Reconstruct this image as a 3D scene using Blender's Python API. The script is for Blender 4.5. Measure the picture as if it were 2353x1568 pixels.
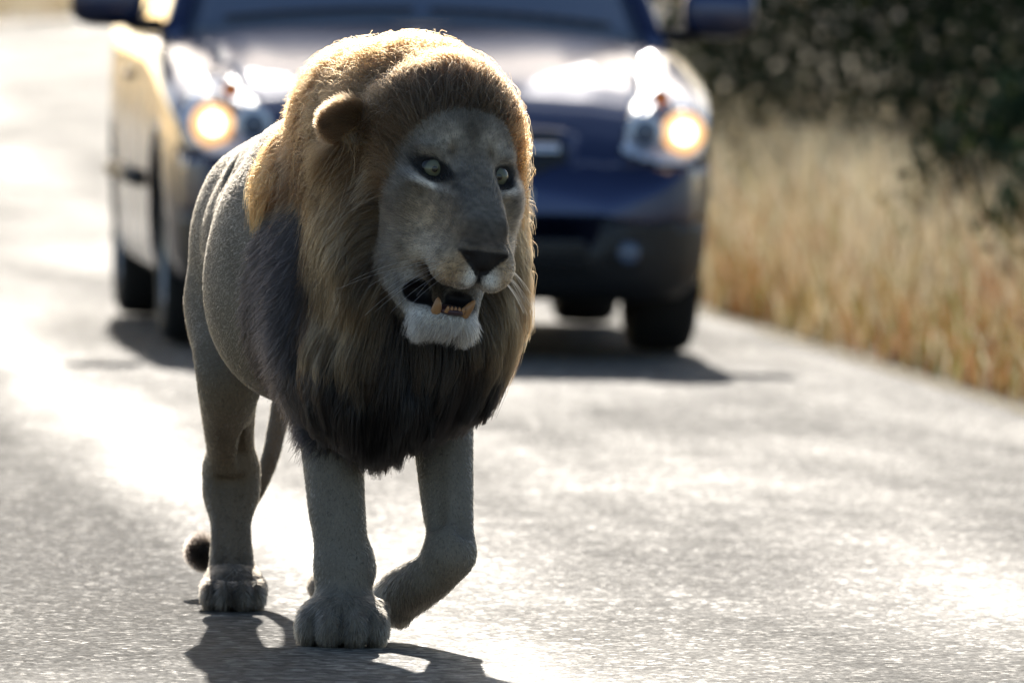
import bpy, bmesh, math, random, os
import numpy as np
from mathutils import Vector, Matrix, kdtree
from mathutils.bvhtree import BVHTree

for o in list(bpy.data.objects):
    bpy.data.objects.remove(o)
scene = bpy.context.scene
COL = scene.collection
RNG = np.random.default_rng(11)
random.seed(5)

# ------------------------------------------------------------------ camera
FPX, IW, IH = 29200.0, 2352.0, 1568.0          # focal length in units of a 2352 px wide frame
CAM = np.array([0.0, 0.0, 1.44])
PITCH = math.atan(984 / FPX)
ROLL = math.radians(1.2)
_r, _u, _w = np.array([1, 0, 0.]), np.array([0, math.sin(PITCH), math.cos(PITCH)]), np.array([0, math.cos(PITCH), -math.sin(PITCH)])
CR = _r * math.cos(ROLL) + _u * math.sin(ROLL)
CU = -_r * math.sin(ROLL) + _u * math.cos(ROLL)
cam_d = bpy.data.cameras.new('camera')
cam = bpy.data.objects.new('camera', cam_d)
COL.objects.link(cam)
cam.matrix_world = Matrix(((CR[0], CU[0], -_w[0], CAM[0]), (CR[1], CU[1], -_w[1], CAM[1]), (CR[2], CU[2], -_w[2], CAM[2]), (0, 0, 0, 1)))
cam_d.sensor_width = 36
cam_d.lens = 36 * FPX / IW
cam_d.clip_start = 1
cam_d.clip_end = 4000
cam_d.dof.use_dof = True
cam_d.dof.focus_distance = 24.75
cam_d.dof.aperture_fstop = 6.3
cam_d.dof.aperture_blades = 9
scene.camera = cam

# ------------------------------------------------------------------ sky, sun, exposure
SUN_EL, SUN_AZ = math.radians(21.5), math.radians(-2)     # azimuth measured from +Y (away from the camera) towards +X
world = bpy.data.worlds.new('World')
scene.world = world
world.use_nodes = True
wn = world.node_tree
bg = wn.nodes['Background']
sky = wn.nodes.new('ShaderNodeTexSky')
sky.sky_type = 'NISHITA'
sky.sun_disc = False
sky.sun_elevation = SUN_EL
sky.sun_rotation = SUN_AZ
sky.air_density = 1.0
sky.dust_density = 1.0
sky.ozone_density = 1.2
wn.links.new(sky.outputs[0], bg.inputs[0])
bg.inputs[1].default_value = 0.12
sun_d = bpy.data.lights.new('sun', 'SUN')
sun_d.energy = 4.6
sun_d.angle = math.radians(0.53)
sun_d.color = (1.0, 0.93, 0.83)
sun = bpy.data.objects.new('sun', sun_d)
COL.objects.link(sun)
SUN_DIR = Vector((math.sin(SUN_AZ) * math.cos(SUN_EL), math.cos(SUN_AZ) * math.cos(SUN_EL), math.sin(SUN_EL)))
sun.rotation_euler = SUN_DIR.to_track_quat('Z', 'Y').to_euler()
sun.location = (0, 30, 20)
scene.view_settings.view_transform = 'Standard'
scene.view_settings.look = 'None'
scene.view_settings.gamma = 1
scene.view_settings.use_curve_mapping = False
scene.view_settings.exposure = 0.4
scene.render.engine = 'CYCLES'
scene.cycles.use_denoising = True
scene.cycles.use_adaptive_sampling = True
scene.cycles.adaptive_threshold = 0.01
scene.cycles.max_bounces = 10
scene.cycles.sample_clamp_indirect = 8
scene.cycles_curves.shape = 'RIBBONS'


# ------------------------------------------------------------------ helpers
def P(px, py, Y):
    """front-view sketch position (in 2352 px wide plate units) at distance Y -> metres"""
    d = _w + CR * (px - IW / 2) / FPX + CU * (IH / 2 - py) / FPX
    return CAM + d * ((Y - CAM[1]) / d[1])


def tag(o, label=None, cat=None, group=None, kind=None):
    for k, v in (('label', label), ('category', cat), ('group', group), ('kind', kind)):
        if v:
            o[k] = v
    return o


def empty(name, loc, rz=0.0):
    o = bpy.data.objects.new(name, None)
    COL.objects.link(o)
    o.location = loc
    o.rotation_euler = (0, 0, rz)
    o.empty_display_size = 0.2
    return o


def mesh_obj(name, verts, faces, mat, parent=None, smooth=True, base=(0, 0, 0)):
    me = bpy.data.meshes.new(name)
    v = np.asarray(verts, dtype=np.float64) - np.asarray(base, dtype=np.float64)
    if isinstance(faces, np.ndarray):
        nf, k = faces.shape
        me.vertices.add(len(v))
        me.vertices.foreach_set('co', v.astype(np.float32).ravel())
        me.loops.add(nf * k)
        me.loops.foreach_set('vertex_index', faces.astype(np.int32).ravel())
        me.polygons.add(nf)
        me.polygons.foreach_set('loop_start', np.arange(0, nf * k, k, dtype=np.int32))
        me.update(calc_edges=True)
        me.validate()
    else:
        me.from_pydata([tuple(p) for p in v], [], [tuple(f) for f in faces])
        me.update()
    if smooth:
        me.polygons.foreach_set('use_smooth', [True] * len(me.polygons))
    o = bpy.data.objects.new(name, me)
    COL.objects.link(o)
    if mat:
        me.materials.append(mat)
    if parent:
        o.parent = parent
    return o


def bm_obj(name, bm, mat, parent=None, smooth=True):
    me = bpy.data.meshes.new(name)
    bm.normal_update()
    bm.to_mesh(me)
    bm.free()
    if smooth:
        me.polygons.foreach_set('use_smooth', [True] * len(me.polygons))
    o = bpy.data.objects.new(name, me)
    COL.objects.link(o)
    if mat:
        me.materials.append(mat)
    if parent:
        o.parent = parent
    return o


def set_color(me, cols, name='col'):
    a = me.attributes.new(name, 'FLOAT_COLOR', 'POINT')
    c = np.ones((len(cols), 4), np.float32)
    c[:, :3] = cols
    a.data.foreach_set('color', c.ravel())


def hair_obj(name, pts, rad, col, mat, parent=None, base=(0, 0, 0)):
    """pts (n,k,3) rad (n,k) col (n,k,3) -> one Curves object"""
    n, k, _ = pts.shape
    hc = bpy.data.hair_curves.new(name)
    hc.add_curves([k] * n)
    p = (pts - np.asarray(base)).astype(np.float32)
    hc.attributes['position'].data.foreach_set('vector', p.ravel())
    ra = hc.attributes.get('radius') or hc.attributes.new('radius', 'FLOAT', 'POINT')
    ra.data.foreach_set('value', rad.astype(np.float32).ravel())
    ca = hc.attributes.new('col', 'FLOAT_COLOR', 'POINT')
    c = np.ones((n, k, 4), np.float32)
    c[..., :3] = col
    ca.data.foreach_set('color', c.ravel())
    o = bpy.data.objects.new(name, hc)
    COL.objects.link(o)
    hc.materials.append(mat)
    if parent:
        o.parent = parent
    return o


class NT:
    """tiny node-tree helper"""
    def __init__(self, name):
        self.m = bpy.data.materials.new(name)
        self.m.use_nodes = True
        self.t = self.m.node_tree
        self.bsdf = self.t.nodes['Principled BSDF']
        self.out = self.t.nodes['Material Output']

    def n(self, typ, **kw):
        nd = self.t.nodes.new(typ)
        for k, v in kw.items():
            if k == 'inp':
                for i, x in v.items():
                    if isinstance(x, bpy.types.NodeSocket):
                        self.t.links.new(x, nd.inputs[i])
                    else:
                        nd.inputs[i].default_value = x
            else:
                setattr(nd, k, v)
        return nd

    def link(self, a, b):
        self.t.links.new(a, b)

    def ramp(self, fac, stops):
        r = self.n('ShaderNodeValToRGB')
        e = r.color_ramp.elements
        while len(e) < len(stops):
            e.new(0.5)
        for i, (pos, c) in enumerate(stops):
            e[i].position = pos
            e[i].color = (*c, 1) if len(c) == 3 else c
        self.link(fac, r.inputs[0])
        return r.outputs[0]

    def math(self, op, a, b=0.0, clamp=False):
        m = self.n('ShaderNodeMath', operation=op, use_clamp=clamp, inp={0: a, 1: b})
        return m.outputs[0]

    def mix(self, fac, a, b, blend='MIX'):
        m = self.n('ShaderNodeMix', data_type='RGBA', blend_type=blend)
        for s, x in ((m.inputs[0], fac), (m.inputs[6], a), (m.inputs[7], b)):
            if isinstance(x, bpy.types.NodeSocket):
                self.link(x, s)
            else:
                s.default_value = (*x, 1) if isinstance(x, tuple) and len(x) == 3 else x
        return m.outputs[2]


def simple(name, col, rough=0.5, metal=0.0, coat=0.0, emis=None, estr=0.0, spec=0.5, noise=0.0):
    k = NT(name)
    b = k.bsdf
    b.inputs['Base Color'].default_value = (*col, 1)
    b.inputs['Roughness'].default_value = rough
    b.inputs['Metallic'].default_value = metal
    b.inputs['Coat Weight'].default_value = coat
    b.inputs['Coat Roughness'].default_value = 0.05
    b.inputs['Specular IOR Level'].default_value = spec
    if emis:
        b.inputs['Emission Color'].default_value = (*emis, 1)
        b.inputs['Emission Strength'].default_value = estr
    if noise:
        t = k.n('ShaderNodeTexCoord')
        nz = k.n('ShaderNodeTexNoise', inp={'Vector': t.outputs['Object'], 'Scale': 9.0, 'Detail': 6.0})
        c = k.mix(nz.outputs[0], tuple(x * (1 - noise) for x in col), tuple(min(1, x * (1 + noise)) for x in col))
        k.link(c, b.inputs['Base Color'])
    return k.m
# ================================================================== ROAD AND GROUND
def road_left(Z):
    Z = np.asarray(Z, float)
    base = -5.65 - 0.0947 * (Z - 47.15)
    return base + np.where(Z > 60, 0.00106 * (Z - 60) ** 2, 0)


ROAD_W = 6.4


def sines(x, f, seed):
    r = np.random.default_rng(seed)
    out = np.zeros_like(np.asarray(x, float))
    for i in range(6):
        out += np.sin(x * f * (0.5 + 1.6 * r.random()) * 6.283 + 6.283 * r.random())
    return out / 6


# asphalt
k = NT('worn_asphalt')
uv = k.n('ShaderNodeAttribute', attribute_name='lane')
tc = k.n('ShaderNodeTexCoord')
obj = tc.outputs['Object']
su = k.n('ShaderNodeSeparateXYZ', inp={0: uv.outputs['Vector']})
across = su.outputs[0]
stretch = k.n('ShaderNodeMapping', inp={'Vector': uv.outputs['Vector'], 'Scale': (1.0, 0.16, 1.0)})
n_big = k.n('ShaderNodeTexNoise', inp={'Vector': stretch.outputs[0], 'Scale': 1.5, 'Detail': 5.0, 'Roughness': 0.6})
n_mid = k.n('ShaderNodeTexNoise', inp={'Vector': obj, 'Scale': 3.3, 'Detail': 6.0, 'Roughness': 0.65})
n_fine = k.n('ShaderNodeTexNoise', inp={'Vector': obj, 'Scale': 75.0, 'Detail': 3.0, 'Roughness': 0.6})
vor = k.n('ShaderNodeTexVoronoi', inp={'Vector': obj, 'Scale': 38.0, 'Randomness': 1.0})
vor2 = k.n('ShaderNodeTexVoronoi', feature='F1', inp={'Vector': obj, 'Scale': 115.0})
# wheel tracks: smoother polished bands between rough ones
track = k.ramp(k.math('DIVIDE', across, ROAD_W),
               [(0.0, (.5,) * 3), (.14, (.35,) * 3), (.25, (.7,) * 3), (.345, (.12,) * 3), (.475, (.05,) * 3), (.535, (1.0,) * 3), (.575, (.45,) * 3), (.66, (.4,) * 3), (.75, (.55,) * 3), (.86, (.35,) * 3), (1.0, (.55,) * 3)])
pol = k.math('ADD', k.math('MULTIPLY', track, 0.75), k.math('MULTIPLY', k.math('SUBTRACT', n_big.outputs[0], 0.5), 1.5))
pol = k.math('ADD', pol, k.math('MULTIPLY', k.math('SUBTRACT', n_mid.outputs[0], 0.5), 0.55), clamp=True)
stone = k.ramp(vor.outputs['Color'], [(0, (.05, .049, .047)), (.5, (.13, .127, .12)), (.85, (.25, .245, .23)), (1, (.42, .41, .39))])
vor3 = k.n('ShaderNodeTexVoronoi', inp={'Vector': obj, 'Scale': 66.0})
cell = k.n('ShaderNodeSeparateColor', inp={0: vor3.outputs['Color']})
stone = k.mix(.5, stone, k.mix(cell.outputs[0], (.35, .35, .35), (1.7, 1.68, 1.62)), 'MULTIPLY')
tone = k.mix(pol, (.62, .60, .58), (1.25, 1.2, 1.12))
base = k.mix(1.0, stone, tone, 'MULTIPLY')
k.link(base, k.bsdf.inputs['Base Color'])
rgh = k.math('SUBTRACT', 0.92, k.math('MULTIPLY', pol, 0.26))
rgh = k.math('SUBTRACT', rgh, k.math('MULTIPLY', k.math('SUBTRACT', vor2.outputs['Distance'], 0.4), 0.25))
rgh = k.math('SUBTRACT', rgh, k.math('MULTIPLY', k.math('POWER', cell.outputs[1], 6.0), 0.22))
k.link(rgh, k.bsdf.inputs['Roughness'])
k.bsdf.inputs['Specular IOR Level'].default_value = 0.056
hgt = k.math('ADD', k.math('ADD', k.math('MULTIPLY', vor.outputs['Distance'], -0.8), k.math('MULTIPLY', vor3.outputs['Distance'], -0.28)), k.math('MULTIPLY', n_fine.outputs[0], 0.6))
bst = k.math('SUBTRACT', 0.75, k.math('MULTIPLY', pol, 0.45))
bp = k.n('ShaderNodeBump', inp={'Strength': bst, 'Distance': 0.007, 'Height': hgt})
k.link(bp.outputs[0], k.bsdf.inputs['Normal'])
MAT_ASPHALT = k.m

Zs = np.concatenate([np.arange(-15, 20, 1.0), np.arange(20, 60, 0.12), np.arange(60, 190, 0.8), np.arange(190, 340, 5.0)])
NC = 30
Lx = road_left(Zs)
V, LANE = [], []
for i, Z in enumerate(Zs):
    jl = 0.05 * sines(Z, 0.7, 1) + 0.03 * sines(Z, 3.1, 2)
    jr = 0.06 * sines(Z, 0.7, 3) + 0.04 * sines(Z, 3.1, 4)
    for j in range(NC + 1):
        t = j / NC
        a = t * ROAD_W
        e = jl * max(0, 1 - t * 8) + jr * max(0, 1 - (1 - t) * 8)
        x = Lx[i] + a + e
        z = 0.0 if 0 < j < NC else -0.05
        V.append((x, Z, z)); LANE.append((a, Z, 0))
V = np.array(V)
ii, jj = np.meshgrid(np.arange(len(Zs) - 1), np.arange(NC), indexing='ij')
a = (ii * (NC + 1) + jj).ravel()
FQ = np.stack([a, a + 1, a + NC + 2, a + NC + 1], 1)
road = mesh_obj('road', V, FQ, MAT_ASPHALT)
la = road.data.attributes.new('lane', 'FLOAT_VECTOR', 'POINT')
la.data.foreach_set('vector', np.array(LANE, np.float32).ravel())
tag(road, kind='structure')

# soil under the dry grass
k = NT('dry_soil')
tc = k.n('ShaderNodeTexCoord')
n1 = k.n('ShaderNodeTexNoise', inp={'Vector': tc.outputs['Object'], 'Scale': 0.35, 'Detail': 8.0, 'Roughness': 0.65})
n2 = k.n('ShaderNodeTexNoise', inp={'Vector': tc.outputs['Object'], 'Scale': 9.0, 'Detail': 6.0})
c = k.ramp(n1.outputs[0], [(.3, (.21, .165, .095)), (.5, (.30, .245, .15)), (.7, (.36, .30, .19))])
c = k.mix(.5, c, k.mix(n2.outputs[0], (.5, .5, .5), (1.4, 1.4, 1.4)), 'MULTIPLY')
k.link(c, k.bsdf.inputs['Base Color'])
k.bsdf.inputs['Roughness'].default_value = 0.95
k.bsdf.inputs['Specular IOR Level'].default_value = 0.1
bp = k.n('ShaderNodeBump', inp={'Strength': 0.6, 'Distance': 0.03, 'Height': n2.outputs[0]})
k.link(bp.outputs[0], k.bsdf.inputs['Normal'])
MAT_SOIL = k.m
g = np.concatenate([np.linspace(-1600, -60, 12), np.linspace(-50, 50, 60), np.linspace(60, 1600, 12)])
gy = np.concatenate([np.linspace(-600, -30, 8), np.linspace(-20, 260, 120), np.linspace(280, 2600, 18)])
GX, GY = np.meshgrid(g, gy, indexing='ij')
rl = road_left(np.clip(GY, -15, 339))
off = np.maximum(np.maximum(rl - GX, GX - rl - ROAD_W), 0)
GZ = -0.03 + 0.05 * np.clip((off - 1.0) / 4, 0, 1) * (1 + sines(GX, .11, 7) * sines(GY, .09, 8))
a = np.arange(GX.size).reshape(GX.shape)
FQ = np.stack([a[:-1, :-1], a[1:, :-1], a[1:, 1:], a[:-1, 1:]], -1).reshape(-1, 4)
ground = mesh_obj('ground', np.stack([GX, GY, GZ], -1).reshape(-1, 3), FQ, MAT_SOIL)
tag(ground, kind='structure')

# ------------------------------------------------------------------ grass
def leafy_mat(name, trans=0.45, rough=.6):
    k = NT(name)
    at = k.n('ShaderNodeAttribute', attribute_name='col')
    k.link(at.outputs['Color'], k.bsdf.inputs['Base Color'])
    k.bsdf.inputs['Roughness'].default_value = rough
    k.bsdf.inputs['Specular IOR Level'].default_value = .08
    tr = k.n('ShaderNodeBsdfTranslucent')
    k.link(at.outputs['Color'], tr.inputs[0])
    mx = k.n('ShaderNodeMixShader', inp={0: trans, 1: k.bsdf.outputs[0], 2: tr.outputs[0]})
    k.link(mx.outputs[0], k.out.inputs[0])
    return k.m


MAT_GRASS = leafy_mat('dry_grass', .5)
MAT_LEAF = leafy_mat('green_leaf', .15, .9)


def blades(name, x, y, h, wid, col, lean, rng, mat):
    n = len(x)
    ang = rng.random(n) * 6.283
    side = np.stack([np.cos(ang), np.sin(ang), np.zeros(n)], 1)
    la = rng.random(n) * 6.283
    bend = np.stack([np.cos(la), np.sin(la), np.zeros(n)], 1) * (lean * (0.3 + rng.random(n)))[:, None]
    z0 = -0.05
    rows = []
    for t, wf in ((0, 1.0), (.4, .9), (.75, .6), (1.0, .08)):
        c = np.stack([x, y, np.full(n, z0)], 1) + bend * (t * t * h)[:, None] + np.array([0, 0, 1.]) * (t * h * (1 - .12 * t))[:, None]
        rows += [c - side * (wid * wf)[:, None], c + side * (wid * wf)[:, None]]
    V = np.stack(rows, 1).reshape(-1, 3)
    b = np.arange(n)[:, None] * 8
    F = np.concatenate([b + np.array([[0, 1, 3, 2]]), b + np.array([[2, 3, 5, 4]]), b + np.array([[4, 5, 7, 6]])])
    o = mesh_obj(name, V, F, mat)
    set_color(o.data, np.repeat(col, 8, 0))
    return o


def grass_patch(name, n, z0, z1, side, depth, hmax, seed, wid=.0028, label=''):
    r = np.random.default_rng(seed)
    Z = z0 + (z1 - z0) * r.random(n) ** 1.15
    d = 0.03 + depth * r.random(n) ** 1.5
    # tussocks
    tz, td = z0 + (z1 - z0) * r.random(n // 60 + 1), depth * r.random(n // 60 + 1) ** 1.4
    pick = r.integers(0, len(tz), n)
    tus = r.random(n) < .62
    Z = np.where(tus, tz[pick] + r.normal(size=n) * .10, Z)
    d = np.where(tus, np.abs(td[pick] + r.normal(size=n) * .09) + .03, d)
    x = road_left(Z) + ROAD_W + d if side > 0 else road_left(Z) - d
    h = hmax * (.22 + .78 * np.clip(d / .9, 0, 1) ** .8) * (.45 + .75 * r.random(n))
    straw = np.array([.64, .54, .36]); pale = np.array([.76, .68, .51]); red = np.array([.34, .15, .06]); green = np.array([.20, .21, .055]); brown = np.array([.42, .29, .14])
    u = r.random(n) + .25 * sines(Z, .35, seed + 3) + .12 * sines(Z * 3 + d, .3, seed + 5)
    edge = np.clip(1.1 - d / 1.0, 0, 1)
    col = np.where((u < .35)[:, None], pale, straw)
    col = np.where((u > .85)[:, None], brown, col)
    e2 = r.random(n) < edge * .85
    v = r.random(n) + .5 * sines(Z, .25, seed + 9)
    col = np.where((e2 & (v < .35))[:, None], red, col)
    col = np.where((e2 & (v >= .35) & (v < .62))[:, None], green, col)
    col = np.where((e2 & (v >= .62))[:, None], brown, col)
    col = col * (.75 + .5 * r.random((n, 1)))
    o = blades(name, x, Z, h, wid * (.7 + .8 * r.random(n)), col, .35, r, MAT_GRASS)
    tag(o, label, 'grass', kind='stuff')
    return o


grass_patch('roadside_grass', 60000, 30, 74, 1, 5.5, .64, 61, .0035, label='tall dry straw coloured grass along the road edge beside the car')
grass_patch('verge_grass', 26000, 14, 70, -1, 9, .62, 63, .0045, label='tall dry grass along the near verge on the lion side of the road')
grass_patch('verge_grass', 16000, 60, 235, -1, 16, .75, 62, .010, label='pale dry grass on the far verge where the road bends')


# ------------------------------------------------------------------ bushes
def bush(name, loc, hgt, rad, nleaf, seed, label, tint=1.0):
    r = np.random.default_rng(seed)
    root = empty(name, loc)
    tag(root, label, 'bush', 'bushes behind the roadside grass')
    V, Fs = [], []
    tips = []
    for b in range(9):
        a = 6.283 * b / 9 + r.random() * .5
        tilt = .25 + .75 * r.random()
        p = np.array([.08 * math.cos(a), .08 * math.sin(a), -.05])
        d = np.array([math.cos(a) * tilt, math.sin(a) * tilt, 1.0]); d /= np.linalg.norm(d)
        rr = .045
        L = hgt * (.55 + .35 * r.random())
        ring = []
        for s in range(6):
            x = np.cross(d, [0, 0, 1.]); x /= np.linalg.norm(x) + 1e-6; y = np.cross(d, x)
            ring.append(len(V))
            for j in range(6):
                q = 6.283 * j / 6
                V.append(p + rr * (x * math.cos(q) + y * math.sin(q)))
            tips.append(p.copy())
            p = p + d * L / 5
            d = d + r.normal(size=3) * .16; d /= np.linalg.norm(d)
            rr *= .72
        for s in range(5):
            for j in range(6):
                Fs.append((ring[s] + j, ring[s] + (j + 1) % 6, ring[s + 1] + (j + 1) % 6, ring[s + 1] + j))
    mesh_obj('stems', V, Fs, MAT_BARK, root)
    tips = np.array(tips[6:])
    nc = 130
    cd = r.normal(size=(nc, 3)); cd /= np.linalg.norm(cd, axis=1, keepdims=True)
    cl = cd * (np.array([rad, rad, hgt * .52]) * (.35 + .65 * r.random((nc, 1)) ** .5)) + np.array([0, 0, hgt * .5])
    cl[:, 2] = np.abs(cl[:, 2]) + .05
    ct = (.55 + .9 * r.random(nc))
    pick = r.integers(0, nc, nleaf)
    pos = cl[pick] + r.normal(size=(nleaf, 3)) * np.array([.17, .17, .13]) * rad / 1.3
    pos[:, 2] = np.maximum(pos[:, 2], .02)
    nrm = r.normal(size=(nleaf, 3)) + np.array([0, 0, .6]); nrm /= np.linalg.norm(nrm, axis=1, keepdims=True)
    t1 = np.cross(nrm, r.normal(size=(nleaf, 3))); t1 /= np.linalg.norm(t1, axis=1, keepdims=True)
    t2 = np.cross(nrm, t1)
    ls = (.022 + .022 * r.random(nleaf))[:, None]
    V = np.stack([pos - t1 * ls, pos - t2 * ls * .45 + nrm * ls * .12, pos + t1 * ls, pos + t2 * ls * .45 + nrm * ls * .12], 1).reshape(-1, 3)
    F = np.arange(nleaf * 4).reshape(-1, 4)
    o = mesh_obj('crown', V, F, MAT_LEAF, root, smooth=False)
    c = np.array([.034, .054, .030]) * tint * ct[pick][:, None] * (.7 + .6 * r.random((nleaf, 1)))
    yel = r.random(nleaf) < .08
    c[yel] = np.array([.10, .12, .03]) * tint
    set_color(o.data, np.repeat(c, 4, 0))
    return root


MAT_BARK = simple('grey_bark', (.12, .095, .07), .9, noise=.5)
for i, (x, z, h_, rd, nl, lab) in enumerate([
        (2.75, 49.5, 1.9, 1.25, 12000, 'dark leafy bush leaning over the dry grass, first along the verge'),
        (2.05, 57, 2.4, 1.35, 12000, 'dark green rounded bush behind the tall grass beside the car mirror'),
        (1.75, 64, 2.6, 1.4, 11000, 'dense dark bush just behind the rounded one, half hidden by the car'),
        (4.7, 52, 2.6, 1.5, 11000, 'broad dark bush set back from the road behind the first bush'),
        (4.2, 61, 3.0, 1.7, 11000, 'large dark thicket bush deep in the shade behind the verge'),
        (3.6, 72, 3.4, 2.3, 11000, 'tall dark bush standing farthest behind the grass'),
        (0.5, 76, 2.8, 1.8, 9000, 'tall green bush hidden mostly behind the blue car'),
        (2.05, 44.5, .72, .42, 2600, 'low yellow green shrub growing out of the dry grass at the road edge'),
        (2.0, 48.5, .80, .5, 2800, 'small olive shrub between the dry grass and the first dark bush'),
        (2.9, 46.0, .95, .55, 3000, 'bushy olive shrub standing in the grass away from the road edge'),
]):
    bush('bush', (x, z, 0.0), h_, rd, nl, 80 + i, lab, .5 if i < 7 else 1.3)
# ================================================================== CAR
MAT_PAINT = None
k = NT('dark_blue_paint')
k.bsdf.inputs['Base Color'].default_value = (.016, .028, .090, 1)
k.bsdf.inputs['Metallic'].default_value = 0.85
k.bsdf.inputs['Roughness'].default_value = .30
k.bsdf.inputs['Coat Weight'].default_value = .9
k.bsdf.inputs['Coat Roughness'].default_value = .06
tc = k.n('ShaderNodeTexCoord')
nz = k.n('ShaderNodeTexNoise', inp={'Vector': tc.outputs['Object'], 'Scale': 3.0, 'Detail': 5.0})
k.link(k.ramp(nz.outputs[0], [(.35, (.12,) * 3), (.7, (.17,) * 3)]), k.bsdf.inputs['Coat Roughness'])
MAT_PAINT = k.m
MAT_GLASS = simple('tinted_glass', (.10, .13, .20), .08, coat=.0, spec=.6)
MAT_RUB = simple('tyre_rubber', (.018, .018, .019), .75, noise=.3)
MAT_BLACK = simple('black_plastic', (.014, .015, .018), .5)
MAT_RIM = simple('alloy', (.45, .46, .48), .35, metal=.9)
MAT_CHROME = simple('chrome', (.75, .77, .8), .12, metal=1)
MAT_REFL = simple('lamp_reflector', (.80, .87, .98), .4, metal=.0)
MAT_PLATE = simple('plate_white', (.7, .7, .68), .4)
MAT_AMBER = simple('amber_lens', (.35, .10, .02), .15, coat=.5)
MAT_LAMP = simple('lit_lamp', (1, .8, .5), .3, emis=(1.0, .50, .16), estr=.9)
MAT_BULB = simple('lit_bulb', (1, .9, .7), .3, emis=(1.0, .88, .66), estr=4.0)
k = NT('clear_lens')
tr = k.n('ShaderNodeBsdfTransparent', inp={0: (.93, .95, 1, 1)})
gs = k.n('ShaderNodeBsdfGlossy', inp={'Roughness': .05})
fr = k.n('ShaderNodeFresnel', inp={'IOR': 1.5})
mx = k.n('ShaderNodeMixShader', inp={0: fr.outputs[0], 1: tr.outputs[0], 2: gs.outputs[0]})
k.link(mx.outputs[0], k.out.inputs[0])
MAT_LENS = k.m

CAR_YAW = math.radians(4.9)
car = empty('car', (-0.285, 41.9, 0.004), CAR_YAW)
tag(car, 'dark blue family car with headlights on, following behind the lion', 'car')

KEY = np.array([  # y, half width, bottom, shoulder, top
    (-.93, .50, .34, .48, .54), (-.905, .62, .27, .53, .61), (-.86, .715, .21, .58, .665), (-.78, .79, .185, .65, .73), (-.66, .845, .18, .725, .805),
    (-.45, .885, .18, .81, .885), (-.2, .902, .18, .865, .945), (.1, .905, .18, .91, 1.005), (.4, .905, .18, .945, 1.058), (.75, .905, .18, .975, 1.07),
    (1.2, .905, .18, .985, 1.06), (2.4, .905, .18, 1.0, 1.06), (3.1, .89, .20, 1.02, 1.06), (3.45, .86, .24, 1.02, 1.05), (3.60, .80, .30, .98, 1.02), (3.66, .70, .36, .90, .94)])
YS = np.unique(np.concatenate([np.linspace(-.93, -.6, 26), np.linspace(-.6, 3.4, 110), np.linspace(3.4, 3.66, 12)]))
KK = [np.interp(YS, KEY[:, 0], KEY[:, i]) for i in range(1, 5)]
for a in KK:                                # soften the piecewise-linear stations
    for _ in range(3):
        a[1:-1] = .25 * a[:-2] + .5 * a[1:-1] + .25 * a[2:]
prof = []
for y, w, zb, zs, zt in zip(YS, *KK):
    q = [(0, zb), (.35 * w, zb), (.72 * w, zb), (.90 * w, zb + .015), (.965 * w, zb + .06), (.985 * w, zb + .13)]
    for t in np.linspace(.15, 1, 12):
        z = zb + .13 + (zs - zb - .15) * t
        bul = .985 + .018 * math.sin(min(1, t * 1.1) * 2.6)
        q.append((w * bul, z))
    for t in np.linspace(.06, 1, 22):
        x = .985 * w * (1 - t) ** .9 if t < 1 else 0
        z = zs - .02 + (zt - zs + .02) * math.sin(min(1, t ** .62) * 1.5708)
        ridge = .003 * math.exp(-((x - (.60 - .12 * min(1, max(0, (.4 - y))))) / .045) ** 2) * (1 if y < .55 else 0)
        q.append((x, z + ridge))
    prof.append(q)
prof = np.array(prof)                       # stations x points x (x,z)
NS, NP = prof.shape[:2]
full = np.concatenate([prof, prof[:, -2:0:-1] * np.array([-1, 1])], 1)
NPF = full.shape[1]
CV = np.stack([full[..., 0], np.repeat(YS[:, None], NPF, 1), full[..., 1]], -1).reshape(-1, 3)
CF = []
for i in range(NS - 1):
    for j in range(NPF):
        CF.append((i * NPF + j, (i + 1) * NPF + j, (i + 1) * NPF + (j + 1) % NPF, i * NPF + (j + 1) % NPF))
CF.append(tuple(range(NPF)))
CF.append(tuple(reversed(range((NS - 1) * NPF, NS * NPF))))
WHEELS = [(-.77, 0.0), (.77, 0.0), (-.77, 2.72), (.77, 2.72)]
WR = .325
bvh = BVHTree.FromPolygons([Vector(v) for v in CV], CF)


def surf_y(x, z):
    h = bvh.ray_cast(Vector((x, -3, z)), Vector((0, 1, 0)))
    return h[0].y if h[0] else None


def inpoly(x, z, poly):
    c = False
    for (x0, z0), (x1, z1) in zip(poly, poly[1:] + poly[:1]):
        if (z0 > z) != (z1 > z) and x < (x1 - x0) * (z - z0) / (z1 - z0) + x0:
            c = not c
    return c


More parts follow.
